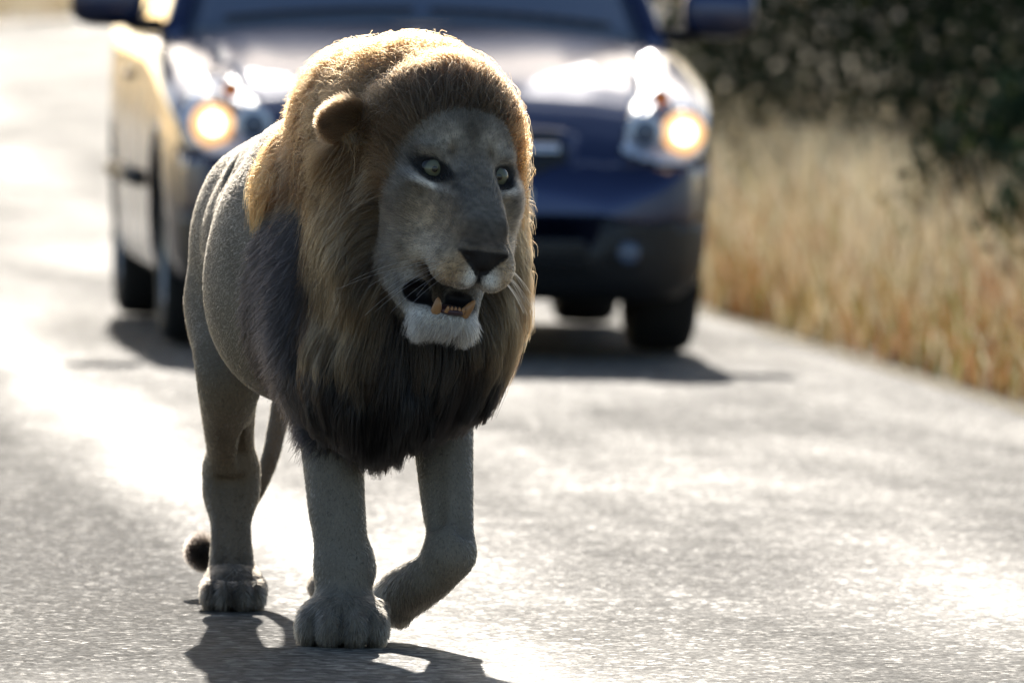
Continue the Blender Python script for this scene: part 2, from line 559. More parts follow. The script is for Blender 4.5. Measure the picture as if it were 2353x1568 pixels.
LIGHT = [(.55, .665), (.60, .79), (.665, .87), (.735, .895), (.80, .87), (.845, .80), (.862, .72), (.845, .655), (.78, .632), (.66, .632)]
GRILLE = [(-.40, .64), (-.36, .735), (.36, .735), (.40, .64), (.30, .60), (-.30, .60)]
groups = {'body': [], 'hood': [], 'front_bumper': [], 'bumper_valance': [], 'fender': [], 'fender2': [], 'door': [], 'door2': [], 'door3': [], 'door4': []}
for f in CF[:-2]:
    c = CV[list(f)].mean(0)
    x, y, z = c
    if abs(x) > .55 and any(abs(y - wy) < .5 and (y - wy) ** 2 + (z - WR) ** 2 < .375 ** 2 for _, wy in WHEELS):
        continue
    i0 = f[0] % NPF
    top = abs(CV[f[0]][2] - CV[f[2]][2]) < abs(CV[f[0]][0] - CV[f[2]][0]) * 1.2
    if y < -.55 and (z < .63 or (abs(x) < .40 and z < .745)):
        g = 'front_bumper' if z > .44 else 'bumper_valance'
    elif y < .50 and abs(x) < .60 + .1 * (y + .9) and z > .63:
        g = 'hood'
    elif y < .78:
        g = 'fender' if x < 0 else 'fender2'
    elif .78 <= y < 1.80 and .26 < z < .99 and abs(x) > .7:
        g = 'door' if x < 0 else 'door2'
    elif 1.80 <= y < 2.75 and .26 < z < .99 and abs(x) > .7:
        g = 'door3' if x < 0 else 'door4'
    else:
        g = 'body'
    groups[g].append(f)
groups['front_bumper'].append(CF[-2])
groups['body'].append(CF[-1])


def sub_mesh(name, fl, mat, parent, thick=.012):
    idx = sorted({i for f in fl for i in f})
    mp = {i: n for n, i in enumerate(idx)}
    o = mesh_obj(name, CV[idx], [tuple(mp[i] for i in f) for f in fl], mat, parent)
    if thick:
        m = o.modifiers.new('thickness', 'SOLIDIFY'); m.thickness = thick; m.offset = -1
    return o


PARTS = {}
for g, fl in groups.items():
    if fl:
        PARTS[g] = sub_mesh(g.rstrip('234'), fl, MAT_BLACK if g == 'bumper_valance' else MAT_PAINT, car)


def box(name, c, s, mat, parent, bev=.01, rot=None):
    bm = bmesh.new()
    bmesh.ops.create_cube(bm, size=1)
    bmesh.ops.scale(bm, vec=s, verts=bm.verts)
    if bev:
        bmesh.ops.bevel(bm, geom=bm.edges[:], offset=bev, segments=3, affect='EDGES')
    if rot:
        bmesh.ops.rotate(bm, verts=bm.verts, matrix=rot)
    bmesh.ops.translate(bm, vec=c, verts=bm.verts)
    return bm_obj(name, bm, mat, parent)


def patch(name, poly, push, mat, parent, step=.012, mirror=1, thick=.004):
    """panel that follows the front surface inside an outline"""
    xs = [p[0] for p in poly]; zs = [p[1] for p in poly]
    nx, nz_ = int((max(xs) - min(xs)) / step) + 2, int((max(zs) - min(zs)) / step) + 2
    idx, V, F = {}, [], []
    for i in range(nx):
        for j in range(nz_):
            x, z = min(xs) + i * step, min(zs) + j * step
            if inpoly(x, z, poly):
                y = surf_y(x, z)
                if y is not None and y < .2:
                    idx[i, j] = len(V); V.append((x * mirror, y - push, z))
    for (i, j) in idx:
        q = [(i, j), (i + 1, j), (i + 1, j + 1), (i, j + 1)]
        if all(t in idx for t in q):
            t = tuple(idx[a] for a in q)
            F.append(t if mirror > 0 else t[::-1])
    o = mesh_obj(name, V, F, mat, parent)
    if thick:
        m = o.modifiers.new('thickness', 'SOLIDIFY'); m.thickness = thick; m.offset = -1
    return o


def disc(name, c, r, mat, parent, depth=.02, seg=32, dome=.006):
    """round lamp bowl facing forward (-y)"""
    V, F = [], []
    rings = [(r, 0), (r * .96, -.006), (r * .7, -.006 - dome * .6), (r * .35, -.006 - dome), (.0, -.006 - dome * 1.1)]
    for rr, dy in [(r, depth)] + rings[:-1]:
        for j in range(seg):
            q = 6.283 * j / seg
            V.append((c[0] + rr * math.cos(q), c[1] + dy, c[2] + rr * math.sin(q)))
    V.append((c[0], c[1] + rings[-1][1], c[2]))
    for i in range(4):
        for j in range(seg):
            F.append((i * seg + j, (i + 1) * seg + j, (i + 1) * seg + (j + 1) % seg, i * seg + (j + 1) % seg))
    for j in range(seg):
        F.append((4 * seg + j, len(V) - 1, 4 * seg + (j + 1) % seg))
    F = [f[::-1] for f in F]
    return mesh_obj(name, V, F, mat, parent)


for s in (-1, 1):
    hl = patch('headlight', LIGHT, .004, MAT_REFL, car, mirror=s)
    cx, cz = .72, .76
    big = [((x - cx) * 1.07 + cx, (z - cz) * 1.08 + cz) for x, z in LIGHT]
    patch('bezel', big, .001, MAT_BLACK, hl, mirror=s)
    inner = [((x - cx) * .80 + cx + .0, (z - cz) * .62 + cz + .005) for x, z in LIGHT]
    patch('lamp_bowl', inner, .009, MAT_BLACK, hl, mirror=s).data.materials[0] = simple('bowl', (.20, .24, .36), .5, spec=.3)
    for lx, lz, rad, mat in ((.765, .735, .072, MAT_LAMP), (.765, .735, .036, MAT_BULB), (.635, .735, .06, MAT_REFL), (.635, .735, .038, MAT_GLASS), (.70, .845, .028, MAT_AMBER)):
        ring = [surf_y(lx + .072 * math.cos(a), lz + .072 * math.sin(a)) for a in np.linspace(0, 6.2, 16)]
        y = min(q for q in ring if q is not None)
        disc('lamp', (lx * s, y - .002 - (.012 if rad < .05 else 0), lz), rad, mat, hl)
    patch('lens', LIGHT, .075, MAT_LENS, hl, mirror=s, thick=0)
    fg = [(.58 + .085 * math.cos(a), .345 + .055 * math.sin(a)) for a in np.linspace(0, 6.2, 16)]
    fo = patch('fog_lamp', fg, .004, MAT_BLACK, car, mirror=s)
    y = surf_y(.58, .345)
    disc('lamp', (.58 * s, y - .012, .345), .036, MAT_GLASS, fo)
gr = patch('grille', GRILLE, .006, MAT_BLACK, car)
bar = [(-.36, .668), (-.36, .70), (.36, .70), (.36, .668)]
patch('chrome_bar', bar, .022, MAT_CHROME, gr, step=.008)
em = [(.07 * math.cos(a), .69 + .038 * math.sin(a)) for a in np.linspace(0, 6.2, 20)]
patch('badge', em, .032, MAT_CHROME, gr, step=.006)
lowg = [(-.48, .28), (-.44, .40), (.44, .40), (.48, .28)]
lg = patch('lower_grille', lowg, .006, MAT_BLACK, car)
for z in (.305, .335, .365):
    patch('slat', [(-.44, z), (-.44, z + .012), (.44, z + .012), (.44, z)], .014, MAT_BLACK, lg, step=.006)
yp = surf_y(0, .5)
box('number_plate', (0, yp - .02, .49), (.52, .012, .112), MAT_PLATE, car, .003)

# glasshouse
def grid_patch(name, fn, nu, nv, mat, parent, thick=.006):
    V = [fn(u / nu, v / nv) for v in range(nv + 1) for u in range(nu + 1)]
    F = [(v * (nu + 1) + u, v * (nu + 1) + u + 1, (v + 1) * (nu + 1) + u + 1, (v + 1) * (nu + 1) + u) for v in range(nv) for u in range(nu)]
    o = mesh_obj(name, V, F, mat, parent)
    m = o.modifiers.new('thickness', 'SOLIDIFY'); m.thickness = thick; m.offset = 0
    return o


def ws(u, v):
    x = (u * 2 - 1)
    bx, tx = .775, .60
    yb, yt = .44 + .26 * x * x, 1.20 + .12 * x * x
    zb, zt = 1.062 - .058 * x * x, 1.565 - .06 * x * x
    b = .018 * math.sin(v * 3.1416)
    return (x * (bx + (tx - bx) * v), yb + (yt - yb) * v - b, zb + (zt - zb) * v + b)


wsx = grid_patch('windscreen', ws, 24, 12, MAT_GLASS, car)
for s in (-1, 1):                            # wipers lie along the cowl
    pts = [Vector(ws(.5 + s * .02 + t * .40 * (1 if s > 0 else -1), .06)) + Vector((0, -.03, .012)) for t in np.linspace(0, 1, 9)]
    bm = bmesh.new()
    for a, b in zip(pts[:-1], pts[1:]):
        r_ = bmesh.ops.create_cone(bm, segments=6, radius1=.008, radius2=.008, depth=(b - a).length * 1.05, cap_ends=True)
        M = Matrix.Translation((a + b) / 2) @ (b - a).to_track_quat('Z', 'Y').to_matrix().to_4x4()
        bmesh.ops.transform(bm, matrix=M, verts=r_['verts'])
    bm_obj('wiper', bm, MAT_BLACK, wsx)


def roof(u, v):
    x = (u * 2 - 1)
    y = 1.20 + .12 * x * x * (1 - v) + (3.42 - 1.2) * v
    z = 1.565 + .085 * math.sin(min(1, v * 1.6) * 1.5708) - .10 * max(0, v - .75) - .06 * x * x - .05 * abs(x) ** 6
    return (x * (.60 + .05 * math.sin(v * 3.14)), y, z)


grid_patch('roof', roof, 20, 24, MAT_PAINT, car, .02)


def side_line(s, t, v):
    """side glass: t along the car, v up"""
    y0 = .72 + (1.32 - .72) * v; y1 = 3.42 - .10 * v
    y = y0 + (y1 - y0) * t
    return (s * (.845 - .225 * v - .03 * v * v * 0 + .02 * math.sin(t * 3.14)), y, 1.0 + .50 * v + .055 * v * math.sin(min(1, t * 1.5) * 1.57))


for s in (-1, 1):
    for (t0, t1) in ((.015, .40), (.43, .78), (.81, .985)):
        grid_patch('side_window', lambda u, v, s=s, t0=t0, t1=t1: side_line(s, t0 + (t1 - t0) * u, v), 10, 6, MAT_GLASS, car)
    for (t0, t1) in ((.40, .43), (.78, .81), (.985, 1.02)):
        grid_patch('pillar', lambda u, v, s=s, t0=t0, t1=t1: side_line(s, t0 + (t1 - t0) * u, v), 3, 6, MAT_BLACK, car, .014)
    pts = [np.array(ws(0 if s < 0 else 1, v)) + np.array((s * .03, .02, .0)) for v in np.linspace(-.06, 1.02, 9)]   # windscreen pillar
    ax_ = pts[-1] - pts[0]; ax_ /= np.linalg.norm(ax_)
    e1 = np.cross(ax_, [1., 0, 0]); e1 /= np.linalg.norm(e1); e2 = np.cross(ax_, e1)
    V = [p + .042 * (e1 * math.cos(6.2832 * j / 14) + e2 * math.sin(6.2832 * j / 14)) for p in pts for j in range(14)]
    F = [(i * 14 + j, i * 14 + (j + 1) % 14, (i + 1) * 14 + (j + 1) % 14, (i + 1) * 14 + j) for i in range(8) for j in range(14)]
    mesh_obj('pillar', V, F + [tuple(range(13, -1, -1)), tuple(range(112, 126))], MAT_PAINT, car)
    # mirror
    bm = bmesh.new()
    bmesh.ops.create_uvsphere(bm, u_segments=24, v_segments=16, radius=1)
    for v in bm.verts:                        # squared-off shell
        n = Vector([math.copysign(abs(c) ** .62, c) for c in v.co])
        v.co = Vector((n.x * .125, n.y * .075, n.z * .088))
    bmesh.ops.translate(bm, vec=(s * 1.03, .80, 1.115), verts=bm.verts)
    mi = bm_obj('wing_mirror', bm, MAT_PAINT, car)
    box('stalk', (s * .90, .81, 1.035), (.14, .05, .05), MAT_BLACK, mi, .015)
    box('handle', (s * .912, 1.62, .86), (.03, .18, .03), MAT_PAINT, PARTS['door' if s < 0 else 'door2'], .008)
    box('side_trim', (s * .915, 1.7, .52), (.018, 2.1, .055), MAT_BLACK, car, .006)
grid_patch('rear_window', lambda u, v: ((u * 2 - 1) * (.80 - .18 * v), 3.52 - .10 * v + .0 * u, 1.02 + .50 * v), 8, 6, MAT_GLASS, car)


# wheels
def lathe(name, prof_, mat, parent, seg=48):
    V, F = [], []
    for j in range(seg):
        q = 6.283185 * j / seg
        for (x, r_) in prof_:
            V.append((x, r_ * math.cos(q), r_ * math.sin(q)))
    n = len(prof_)
    for j in range(seg):
        for i in range(n - 1):
            F.append((j * n + i, j * n + i + 1, ((j + 1) % seg) * n + i + 1, ((j + 1) % seg) * n + i))
    return mesh_obj(name, V, F, mat, parent)


for (wx, wy) in WHEELS:
    wl = bpy.data.objects.new('wheel', None); COL.objects.link(wl); wl.parent = car
    wl.location = (wx, wy, WR)
    s = 1 if wx > 0 else -1
    lathe('tyre', [(-.09, .215), (-.105, .25), (-.108, .285), (-.095, .312), (-.07, .323), (0, .326), (.07, .323), (.095, .312), (.108, .285), (.105, .25), (.09, .215), (-.09, .215)], MAT_RUB, wl)
    rm = lathe('rim', [(s * .085, .216), (s * .095, .205), (s * .07, .195), (s * .02, .18), (s * .0, .17), (-s * .08, .2)], MAT_RIM, wl)
    for j in range(5):
        R5 = Matrix.Rotation(6.283 * j / 5, 3, 'X')
        bm = bmesh.new()
        bmesh.ops.create_cube(bm, size=1)
        bmesh.ops.scale(bm, vec=(.03, .06, .17), verts=bm.verts)
        bmesh.ops.translate(bm, vec=(s * .065, 0, .115), verts=bm.verts)
        bmesh.ops.rotate(bm, verts=bm.verts, matrix=R5)
        bm_obj('spoke', bm, MAT_RIM, rm)
    lathe('hub', [(s * .09, .0), (s * .088, .04), (s * .06, .06), (s * .0, .065)], MAT_RIM, rm, 20)
    # arch liner
    bm = bmesh.new()
    r_ = bmesh.ops.create_cone(bm, segments=36, radius1=.385, radius2=.385, depth=.30, cap_ends=True)
    bmesh.ops.delete(bm, geom=[f for f in bm.faces if f.normal.z * s > .9], context='FACES_ONLY')
    bmesh.ops.rotate(bm, verts=bm.verts, matrix=Matrix.Rotation(1.5708, 3, 'Y'))
    bmesh.ops.delete(bm, geom=[v for v in bm.verts if v.co.z < -.16], context='VERTS')
    bmesh.ops.translate(bm, vec=(wx - s * .05, wy, WR), verts=bm.verts)
    bm_obj('wheel_arch', bm, MAT_BLACK, car)
box('underbody', (0, 1.35, .24), (1.25, 3.9, .12), MAT_BLACK, car, .03)
box('silencer', (.30, 3.0, .185), (.36, .5, .12), MAT_BLACK, car, .04)
# ================================================================== LION
Y0 = 24.9
FUR = 1.0


def sstep(a, b, x):
    t = np.clip((x - a) / (b - a), 0, 1)
    return t * t * (3 - 2 * t)


def axis(*parts):
    out = []
    for a, b, s in parts:
        n = max(2, int(round((b - a) / s)))
        out.append(np.linspace(a, b, n, endpoint=False))
    return np.concatenate(out + [[parts[-1][1]]])


class Field:
    """signed distance grid, blended from soft primitives, meshed with surface nets"""
    def __init__(s, xs, ys, zs):
        s.ax = [xs, ys, zs]
        s.F = np.full((len(xs), len(ys), len(zs)), 0.3, np.float32)

    def blk(s, lo, hi):
        sl = tuple(slice(max(0, int(np.searchsorted(a, l)) - 1), int(np.searchsorted(a, h)) + 1) for a, l, h in zip(s.ax, lo, hi))
        g = np.meshgrid(*[a[q].astype(np.float32) for a, q in zip(s.ax, sl)], indexing='ij', sparse=True)
        return sl, g

    def comb(s, sl, d, k, sub):
        A = s.F[sl]
        if sub:
            d = -d
            h = np.clip(0.5 - 0.5 * (d - A) / k, 0, 1)
            s.F[sl] = d + (A - d) * h + k * h * (1 - h)
        else:
            h = np.clip(0.5 + 0.5 * (d - A) / k, 0, 1)
            s.F[sl] = d + (A - d) * h - k * h * (1 - h)

    def ell(s, c, r, R=None, k=0.03, sub=False):
        c = np.asarray(c, float)
        m = max(r) + k + 0.03
        sl, (x, y, z) = s.blk(c - m, c + m)
        x, y, z = x - c[0], y - c[1], z - c[2]
        if R is None:
            q = (x, y, z)
        else:
            q = tuple(x * R[0, i] + y * R[1, i] + z * R[2, i] for i in range(3))
        k0 = np.sqrt(sum((a / b) ** 2 for a, b in zip(q, r))) + 1e-6
        k1 = np.sqrt(sum((a / (b * b)) ** 2 for a, b in zip(q, r))) + 1e-6
        s.comb(sl, (k0 * (k0 - 1) / k1).astype(np.float32), k, sub)

    def cap(s, a, b, ra, rb, k=0.03, sub=False):
        a, b = np.asarray(a, float), np.asarray(b, float)
        m = max(ra, rb) + k + 0.03
        sl, (x, y, z) = s.blk(np.minimum(a, b) - m, np.maximum(a, b) + m)
        d = b - a
        t = np.clip(((x - a[0]) * d[0] + (y - a[1]) * d[1] + (z - a[2]) * d[2]) / (d @ d), 0, 1)
        dist = np.sqrt((x - a[0] - t * d[0]) ** 2 + (y - a[1] - t * d[1]) ** 2 + (z - a[2] - t * d[2]) ** 2)
        s.comb(sl, (dist - (ra + (rb - ra) * t)).astype(np.float32), k, sub)

    def chain(s, pts, k=0.03, ki=0.006):
        """limb of tapered segments, blended among themselves tightly and to the rest with k"""
        A = np.array([q[0] for q in pts]); R = np.array([q[1] for q in pts])
        # resample along a smooth spline so that joints do not bead
        n = len(A); T = np.linspace(0, n - 1, (n - 1) * 4 + 1)
        def cr(V, t):
            i = min(int(t), n - 2); f = t - i
            p0, p1, p2, p3 = V[max(i - 1, 0)], V[i], V[i + 1], V[min(i + 2, n - 1)]
            return .5 * ((2 * p1) + (-p0 + p2) * f + (2 * p0 - 5 * p1 + 4 * p2 - p3) * f * f + (-p0 + 3 * p1 - 3 * p2 + p3) * f ** 3)
        A = np.array([cr(A, t) for t in T]); R = np.array([cr(R, t) for t in T])
        m = R.max() + k + 0.03
        sl, (x, y, z) = s.blk(A.min(0) - m, A.max(0) + m)
        best = None
        for a, b, ra, rb in zip(A[:-1], A[1:], R[:-1], R[1:]):
            d = b - a
            t = np.clip(((x - a[0]) * d[0] + (y - a[1]) * d[1] + (z - a[2]) * d[2]) / (d @ d), 0, 1)
            dist = np.sqrt((x - a[0] - t * d[0]) ** 2 + (y - a[1] - t * d[1]) ** 2 + (z - a[2] - t * d[2]) ** 2) - (ra + (rb - ra) * t)
            best = dist if best is None else np.minimum(best, dist)
        s.comb(sl, best.astype(np.float32), k, False)

    def mesh(s, relax=2):
        F, (xs, ys, zs) = s.F, s.ax
        ins = F < 0
        n = [q - 1 for q in F.shape]
        cnt = np.zeros(n, np.int8)
        for i in (0, 1):
            for j in (0, 1):
                for l in (0, 1):
                    cnt += ins[i:i + n[0], j:j + n[1], l:l + n[2]]
        act = np.argwhere((cnt > 0) & (cnt < 8))
        idx = np.full(n, -1, np.int32)
        idx[tuple(act.T)] = np.arange(len(act))
        pos = np.zeros((len(act), 3))
        num = np.zeros(len(act))
        cor = [(i, j, l) for i in (0, 1) for j in (0, 1) for l in (0, 1)]

        def cp(c):
            q = act + np.array(c)
            return F[tuple(q.T)], np.stack([xs[q[:, 0]], ys[q[:, 1]], zs[q[:, 2]]], 1)
        cv = {c: cp(c) for c in cor}
        for c in cor:
            for ax_ in range(3):
                if c[ax_] == 0:
                    d = list(c); d[ax_] = 1; d = tuple(d)
                    fa, pa = cv[c]; fb, pb = cv[d]
                    m = (fa < 0) != (fb < 0)
                    t = (fa[m] / (fa[m] - fb[m]))[:, None]
                    pos[m] += pa[m] + (pb[m] - pa[m]) * t
                    num[m] += 1
        pos /= num[:, None]
        quads = []
        for a in range(3):
            b, c = (a + 1) % 3, (a + 2) % 3
            sl0 = [slice(1, -1)] * 3; sl0[a] = slice(0, -1)
            sl1 = [slice(1, -1)] * 3; sl1[a] = slice(1, None)
            A, B = ins[tuple(sl0)], ins[tuple(sl1)]
            e = np.argwhere(A != B)
            o = np.ones(3, int); o[a] = 0
            e2 = e + o
            flip = A[tuple(e.T)]
            def cell(db, dc):
                q = e2.copy(); q[:, b] -= db; q[:, c] -= dc
                return idx[tuple(q.T)]
            f = np.stack([cell(1, 1), cell(0, 1), cell(0, 0), cell(1, 0)], 1)
            f[~flip] = f[~flip][:, ::-1]
            quads.append(f)
        quads = np.concatenate(quads)
        quads = quads[(quads >= 0).all(1)]
        for _ in range(relax):
            acc = np.zeros_like(pos); w = np.zeros(len(pos))
            for i in range(4):
                for j in (1, 3):
                    np.add.at(acc, quads[:, i], pos[quads[:, (i + j) % 4]])
                    np.add.at(w, quads[:, i], 1)
            pos = pos * 0.5 + 0.5 * acc / np.maximum(w, 1)[:, None]
        return pos, quads


def normals(v, q):
    fn = np.cross(v[q[:, 2]] - v[q[:, 0]], v[q[:, 3]] - v[q[:, 1]])
    vn = np.zeros_like(v)
    for i in range(4):
        np.add.at(vn, q[:, i], fn)
    return vn / (np.linalg.norm(vn, axis=1, keepdims=True) + 1e-12), np.linalg.norm(fn, axis=1) * 0.5


# ---------------------------------------------------------------- head frame
YAW, HROLL, HPITCH = math.radians(22), math.radians(6), math.radians(2)
hF = np.array([math.sin(YAW), -math.cos(YAW), 0.]); hL = np.array([math.cos(YAW), math.sin(YAW), 0.]); hU = np.array([0, 0, 1.])
hF, hU = hF * math.cos(HPITCH) - hU * math.sin(HPITCH), hU * math.cos(HPITCH) + hF * math.sin(HPITCH)
hL, hU = hL * math.cos(HROLL) - hU * math.sin(HROLL), hU * math.cos(HROLL) + hL * math.sin(HROLL)
HR = np.stack([hL, hF, hU], 1)
HE = P(1065, 397, Y0 - 0.22)
HS = 1.0


def H(x, y, z):
    return HE + HR @ (np.array([x, y, z]) * HS)


def to_head(p):
    return ((p - HE) @ HR) / HS


def rotx(a):
    c, s = math.cos(a), math.sin(a); return np.array([[1, 0, 0], [0, c, -s], [0, s, c]])


def roty(a):
    c, s = math.cos(a), math.sin(a); return np.array([[c, 0, s], [0, 1, 0], [-s, 0, c]])


def rotz(a):
    c, s = math.cos(a), math.sin(a); return np.array([[c, -s, 0], [s, c, 0], [0, 0, 1]])


def D(px, py, dy):
    return P(px, py, Y0 + dy)


# ---------------------------------------------------------------- mane envelope (outer surface that the long hair fills)
MANE = [
    (D(948, 376, 0.09), (0.224, 0.24, 0.250)),
    (D(948, 610, 0.06), (0.215, 0.30, 0.27)),
    (D(890, 845, 0.02), (0.180, 0.20, 0.155)),
    (D(716, 750, 0.19), (0.098, 0.18, 0.168)),
    (D(735, 495, 0.30), (0.140, 0.20, 0.210)),
    (D(678, 640, 0.22), (0.084, 0.16, 0.150)),
    (D(850, 285, 0.24), (0.165, 0.22, 0.160)),
    (D(1055, 750, 0.04), (0.110, 0.2, 0.15)),
    (H(0.0, -.130, .060), (0.158, 0.15, 0.172)),
    (D(1080, 560, 0.10), (0.112, 0.21, 0.19)),
]
CORE = 0.055


def mane_field(p, shrink=0.0):
    """soft union of the mane ellipsoids; returns distance-like value and gradient"""
    ks = 0.016
    ds, gs = [], []
    for c, r in MANE:
        r = np.array(r) - shrink
        q = p - c
        k0 = np.sqrt(((q / r) ** 2).sum(1)) + 1e-9
        gr = q / (r * r); k1 = np.sqrt((gr ** 2).sum(1)) + 1e-9
        ds.append(k0 * (k0 - 1) / k1); gs.append(gr / k1[:, None])
    ds = np.array(ds)
    mn = ds.min(0)
    w = np.exp(-(ds - mn) / ks)
    g = sum(wi[:, None] * gi for wi, gi in zip(w, gs))
    g /= np.linalg.norm(g, axis=1, keepdims=True) + 1e-9
    return mn - ks * np.log(w.sum(0)), g


# ---------------------------------------------------------------- body shape
fld = Field(axis((-0.80, 0.16, 0.0042)),
            axis((24.25, 25.12, 0.0042), (25.12, 27.05, 0.0095)),
            axis((-0.02, 0.16, 0.0045), (0.16, 0.52, 0.007), (0.52, 1.25, 0.0042)))
S = fld
# trunk
S.ell(D(712, 600, 0.62), (0.205, 0.46, 0.262), k=0.05)
S.ell(D(690, 690, 0.58), (0.185, 0.36, 0.205), k=0.05)
S.ell(D(840, 640, 0.22), (0.20, 0.26, 0.29), k=0.08)
S.ell(D(648, 560, 1.02), (0.165, 0.30, 0.20), k=0.08)
S.ell(D(628, 530, 1.30), (0.150, 0.26, 0.165), k=0.08)
S.cap(D(690, 330, 0.45), D(600, 400, 1.25), 0.05, 0.06, k=0.07)
# mane core (dense under-hair)
for c, r in MANE:
    S.ell(c, tuple(np.array(r) - CORE), k=0.05)
# right hind leg
S.ell(D(527, 650, 1.22), (0.080, 0.19, 0.235), k=0.06)
S.chain([(D(528, 700, 1.18), 0.085), (D(528, 850, 1.02), 0.071), (D(522, 960, 1.20), 0.051), (D(530, 1075, 1.40), 0.044), (D(531, 1120, 1.38), 0.042)], 0.05)
S.chain([(D(532, 1085, 1.41), 0.043), (D(530, 1200, 1.33), 0.041), (D(534, 1325, 1.24), 0.046)], 0.07)
S.cap(D(512, 830, 1.05), D(508, 1000, 1.23), 0.02, 0.014, 0.03)
S.cap(D(560, 860, 1.15), D(552, 1060, 1.40), 0.030, 0.016, 0.03)
S.ell(D(537, 1352, 1.19), (0.064, 0.085, 0.047), k=0.03)
for px, dz in ((486, 0), (518, -0.03), (554, -0.03), (586, 0)):
    c = D(px, 1368, 1.12 + dz); c[2] = 0.030
    S.ell(c, (0.0195, 0.036, 0.033), k=0.011)
# left hind leg, mostly behind the planted fore leg
S.ell(D(735, 660, 1.30), (0.080, 0.19, 0.22), k=0.06)
S.chain([(D(738, 720, 1.34), 0.085), (D(752, 880, 1.28), 0.066), (D(770, 1060, 1.60), 0.042), (D(775, 1180, 1.62), 0.04), (D(780, 1310, 1.55), 0.042)], 0.04)
c = D(780, 1338, 1.50); c[2] = 0.036
S.ell(c, (0.062, 0.09, 0.04), k=0.03)
# planted right fore leg
S.ell(D(752, 790, 0.17), (0.080, 0.13, 0.15), k=0.06)
S.chain([(D(758, 830, 0.16), 0.076), (D(760, 940, 0.15), 0.066), (D(768, 1080, 0.08), 0.058), (D(778, 1200, 0.04), 0.0535), (D(789, 1310, 0.02), 0.050)], 0.04)
S.cap(D(735, 960, 0.16), D(752, 1180, 0.06), 0.030, 0.022, 0.03)
S.ell(D(800, 1300, 0.045), (0.05, 0.045, 0.04), k=0.03)
S.cap(D(789, 1310, 0.02), D(790, 1400, -0.01), 0.050, 0.052, 0.03)
S.ell(D(787, 1418, -0.035), (0.084, 0.088, 0.052), k=0.03)
for px, dz, w in ((712, -0.065, 0.026), (760, -0.105, 0.028), (812, -0.108, 0.028), (860, -0.075, 0.026)):
    c = D(px, 1428, dz); c[2] = 0.036
    S.ell(c, (w, 0.044, 0.039), k=0.012)
S.cap(D(868, 1400, 0.0), D(872, 1432, -0.01), 0.018, 0.012, 0.02)
# lifted left fore leg, wrist folded
S.ell(D(1000, 820, 0.17), (0.075, 0.13, 0.15), k=0.06)
S.chain([(D(1012, 860, 0.17), 0.078), (D(1016, 960, 0.17), 0.062), (D(1026, 1090, 0.11), 0.0525), (D(1033, 1190, 0.06), 0.0465), (D(1034, 1268, 0.02), 0.0465)], 0.04)
S.cap(D(995, 960, 0.15), D(1000, 1190, 0.09), 0.028, 0.017, 0.03)
S.chain([(D(1034, 1268, 0.02), 0.0465), (D(1000, 1312, 0.05), 0.047), (D(938, 1352, 0.12), 0.049), (D(905, 1374, 0.17), 0.044)], 0.025)
for px, py, dz in ((918, 1408, 0.14), (900, 1398, 0.185), (890, 1372, 0.215), (893, 1345, 0.22)):
    S.ell(D(px, py, dz), (0.025, 0.032, 0.022), k=0.012)
# tendon and muscle grooves on the legs
S.cap(D(742, 985, 0.02), D(752, 1240, -0.03), 0.012, 0.008, 0.035, True)
S.cap(D(806, 1040, 0.00), D(812, 1270, -0.04), 0.011, 0.008, 0.035, True)
S.cap(D(1000, 1010, 0.06), D(1006, 1200, 0.02), 0.010, 0.008, 0.035, True)
S.cap(D(1062, 1040, 0.06), D(1062, 1220, 0.0), 0.008, 0.007, 0.03, True)
S.cap(D(545, 905, 1.07), D(548, 1040, 1.30), 0.005, 0.004, 0.04, True)
S.cap(D(512, 1110, 1.34), D(515, 1290, 1.22), 0.009, 0.007, 0.03, True)
S.cap(D(552, 1110, 1.34), D(553, 1290, 1.22), 0.009, 0.007, 0.03, True)
S.ell(D(818, 1262, 0.06), (0.022, 0.03, 0.02), k=0.03)
# skin folds on the flank, hollow before the thigh
S.cap(D(560, 420, 0.95), D(505, 640, 0.80), 0.02, 0.012, 0.05, True)
S.cap(D(520, 760, 0.92), D(575, 870, 0.78), 0.018, 0.012, 0.05, True)
# tail
TAIL = [(D(640, 470, 1.52), 0.034), (D(665, 640, 1.68), 0.030), (D(664, 820, 1.74), 0.026), (D(646, 930, 1.74), 0.022), (D(622, 1045, 1.72), 0.0195),
        (D(592, 1125, 1.70), 0.016), (D(550, 1195, 1.68), 0.013), (D(505, 1243, 1.66), 0.011), (D(470, 1262, 1.65), 0.013)]
S.chain(TAIL, 0.02)
TUFT = D(459, 1268, 1.65)

# ---------------------------------------------------------------- head shape
def hell(c, r, k=0.02, sub=False, R=None):
    S.ell(H(*c), tuple(np.array(r) * HS), HR if R is None else HR @ R, k, sub)


def hcap(a, b, ra, rb, k=0.02, sub=False):
    S.cap(H(*a), H(*b), ra * HS, rb * HS, k, sub)


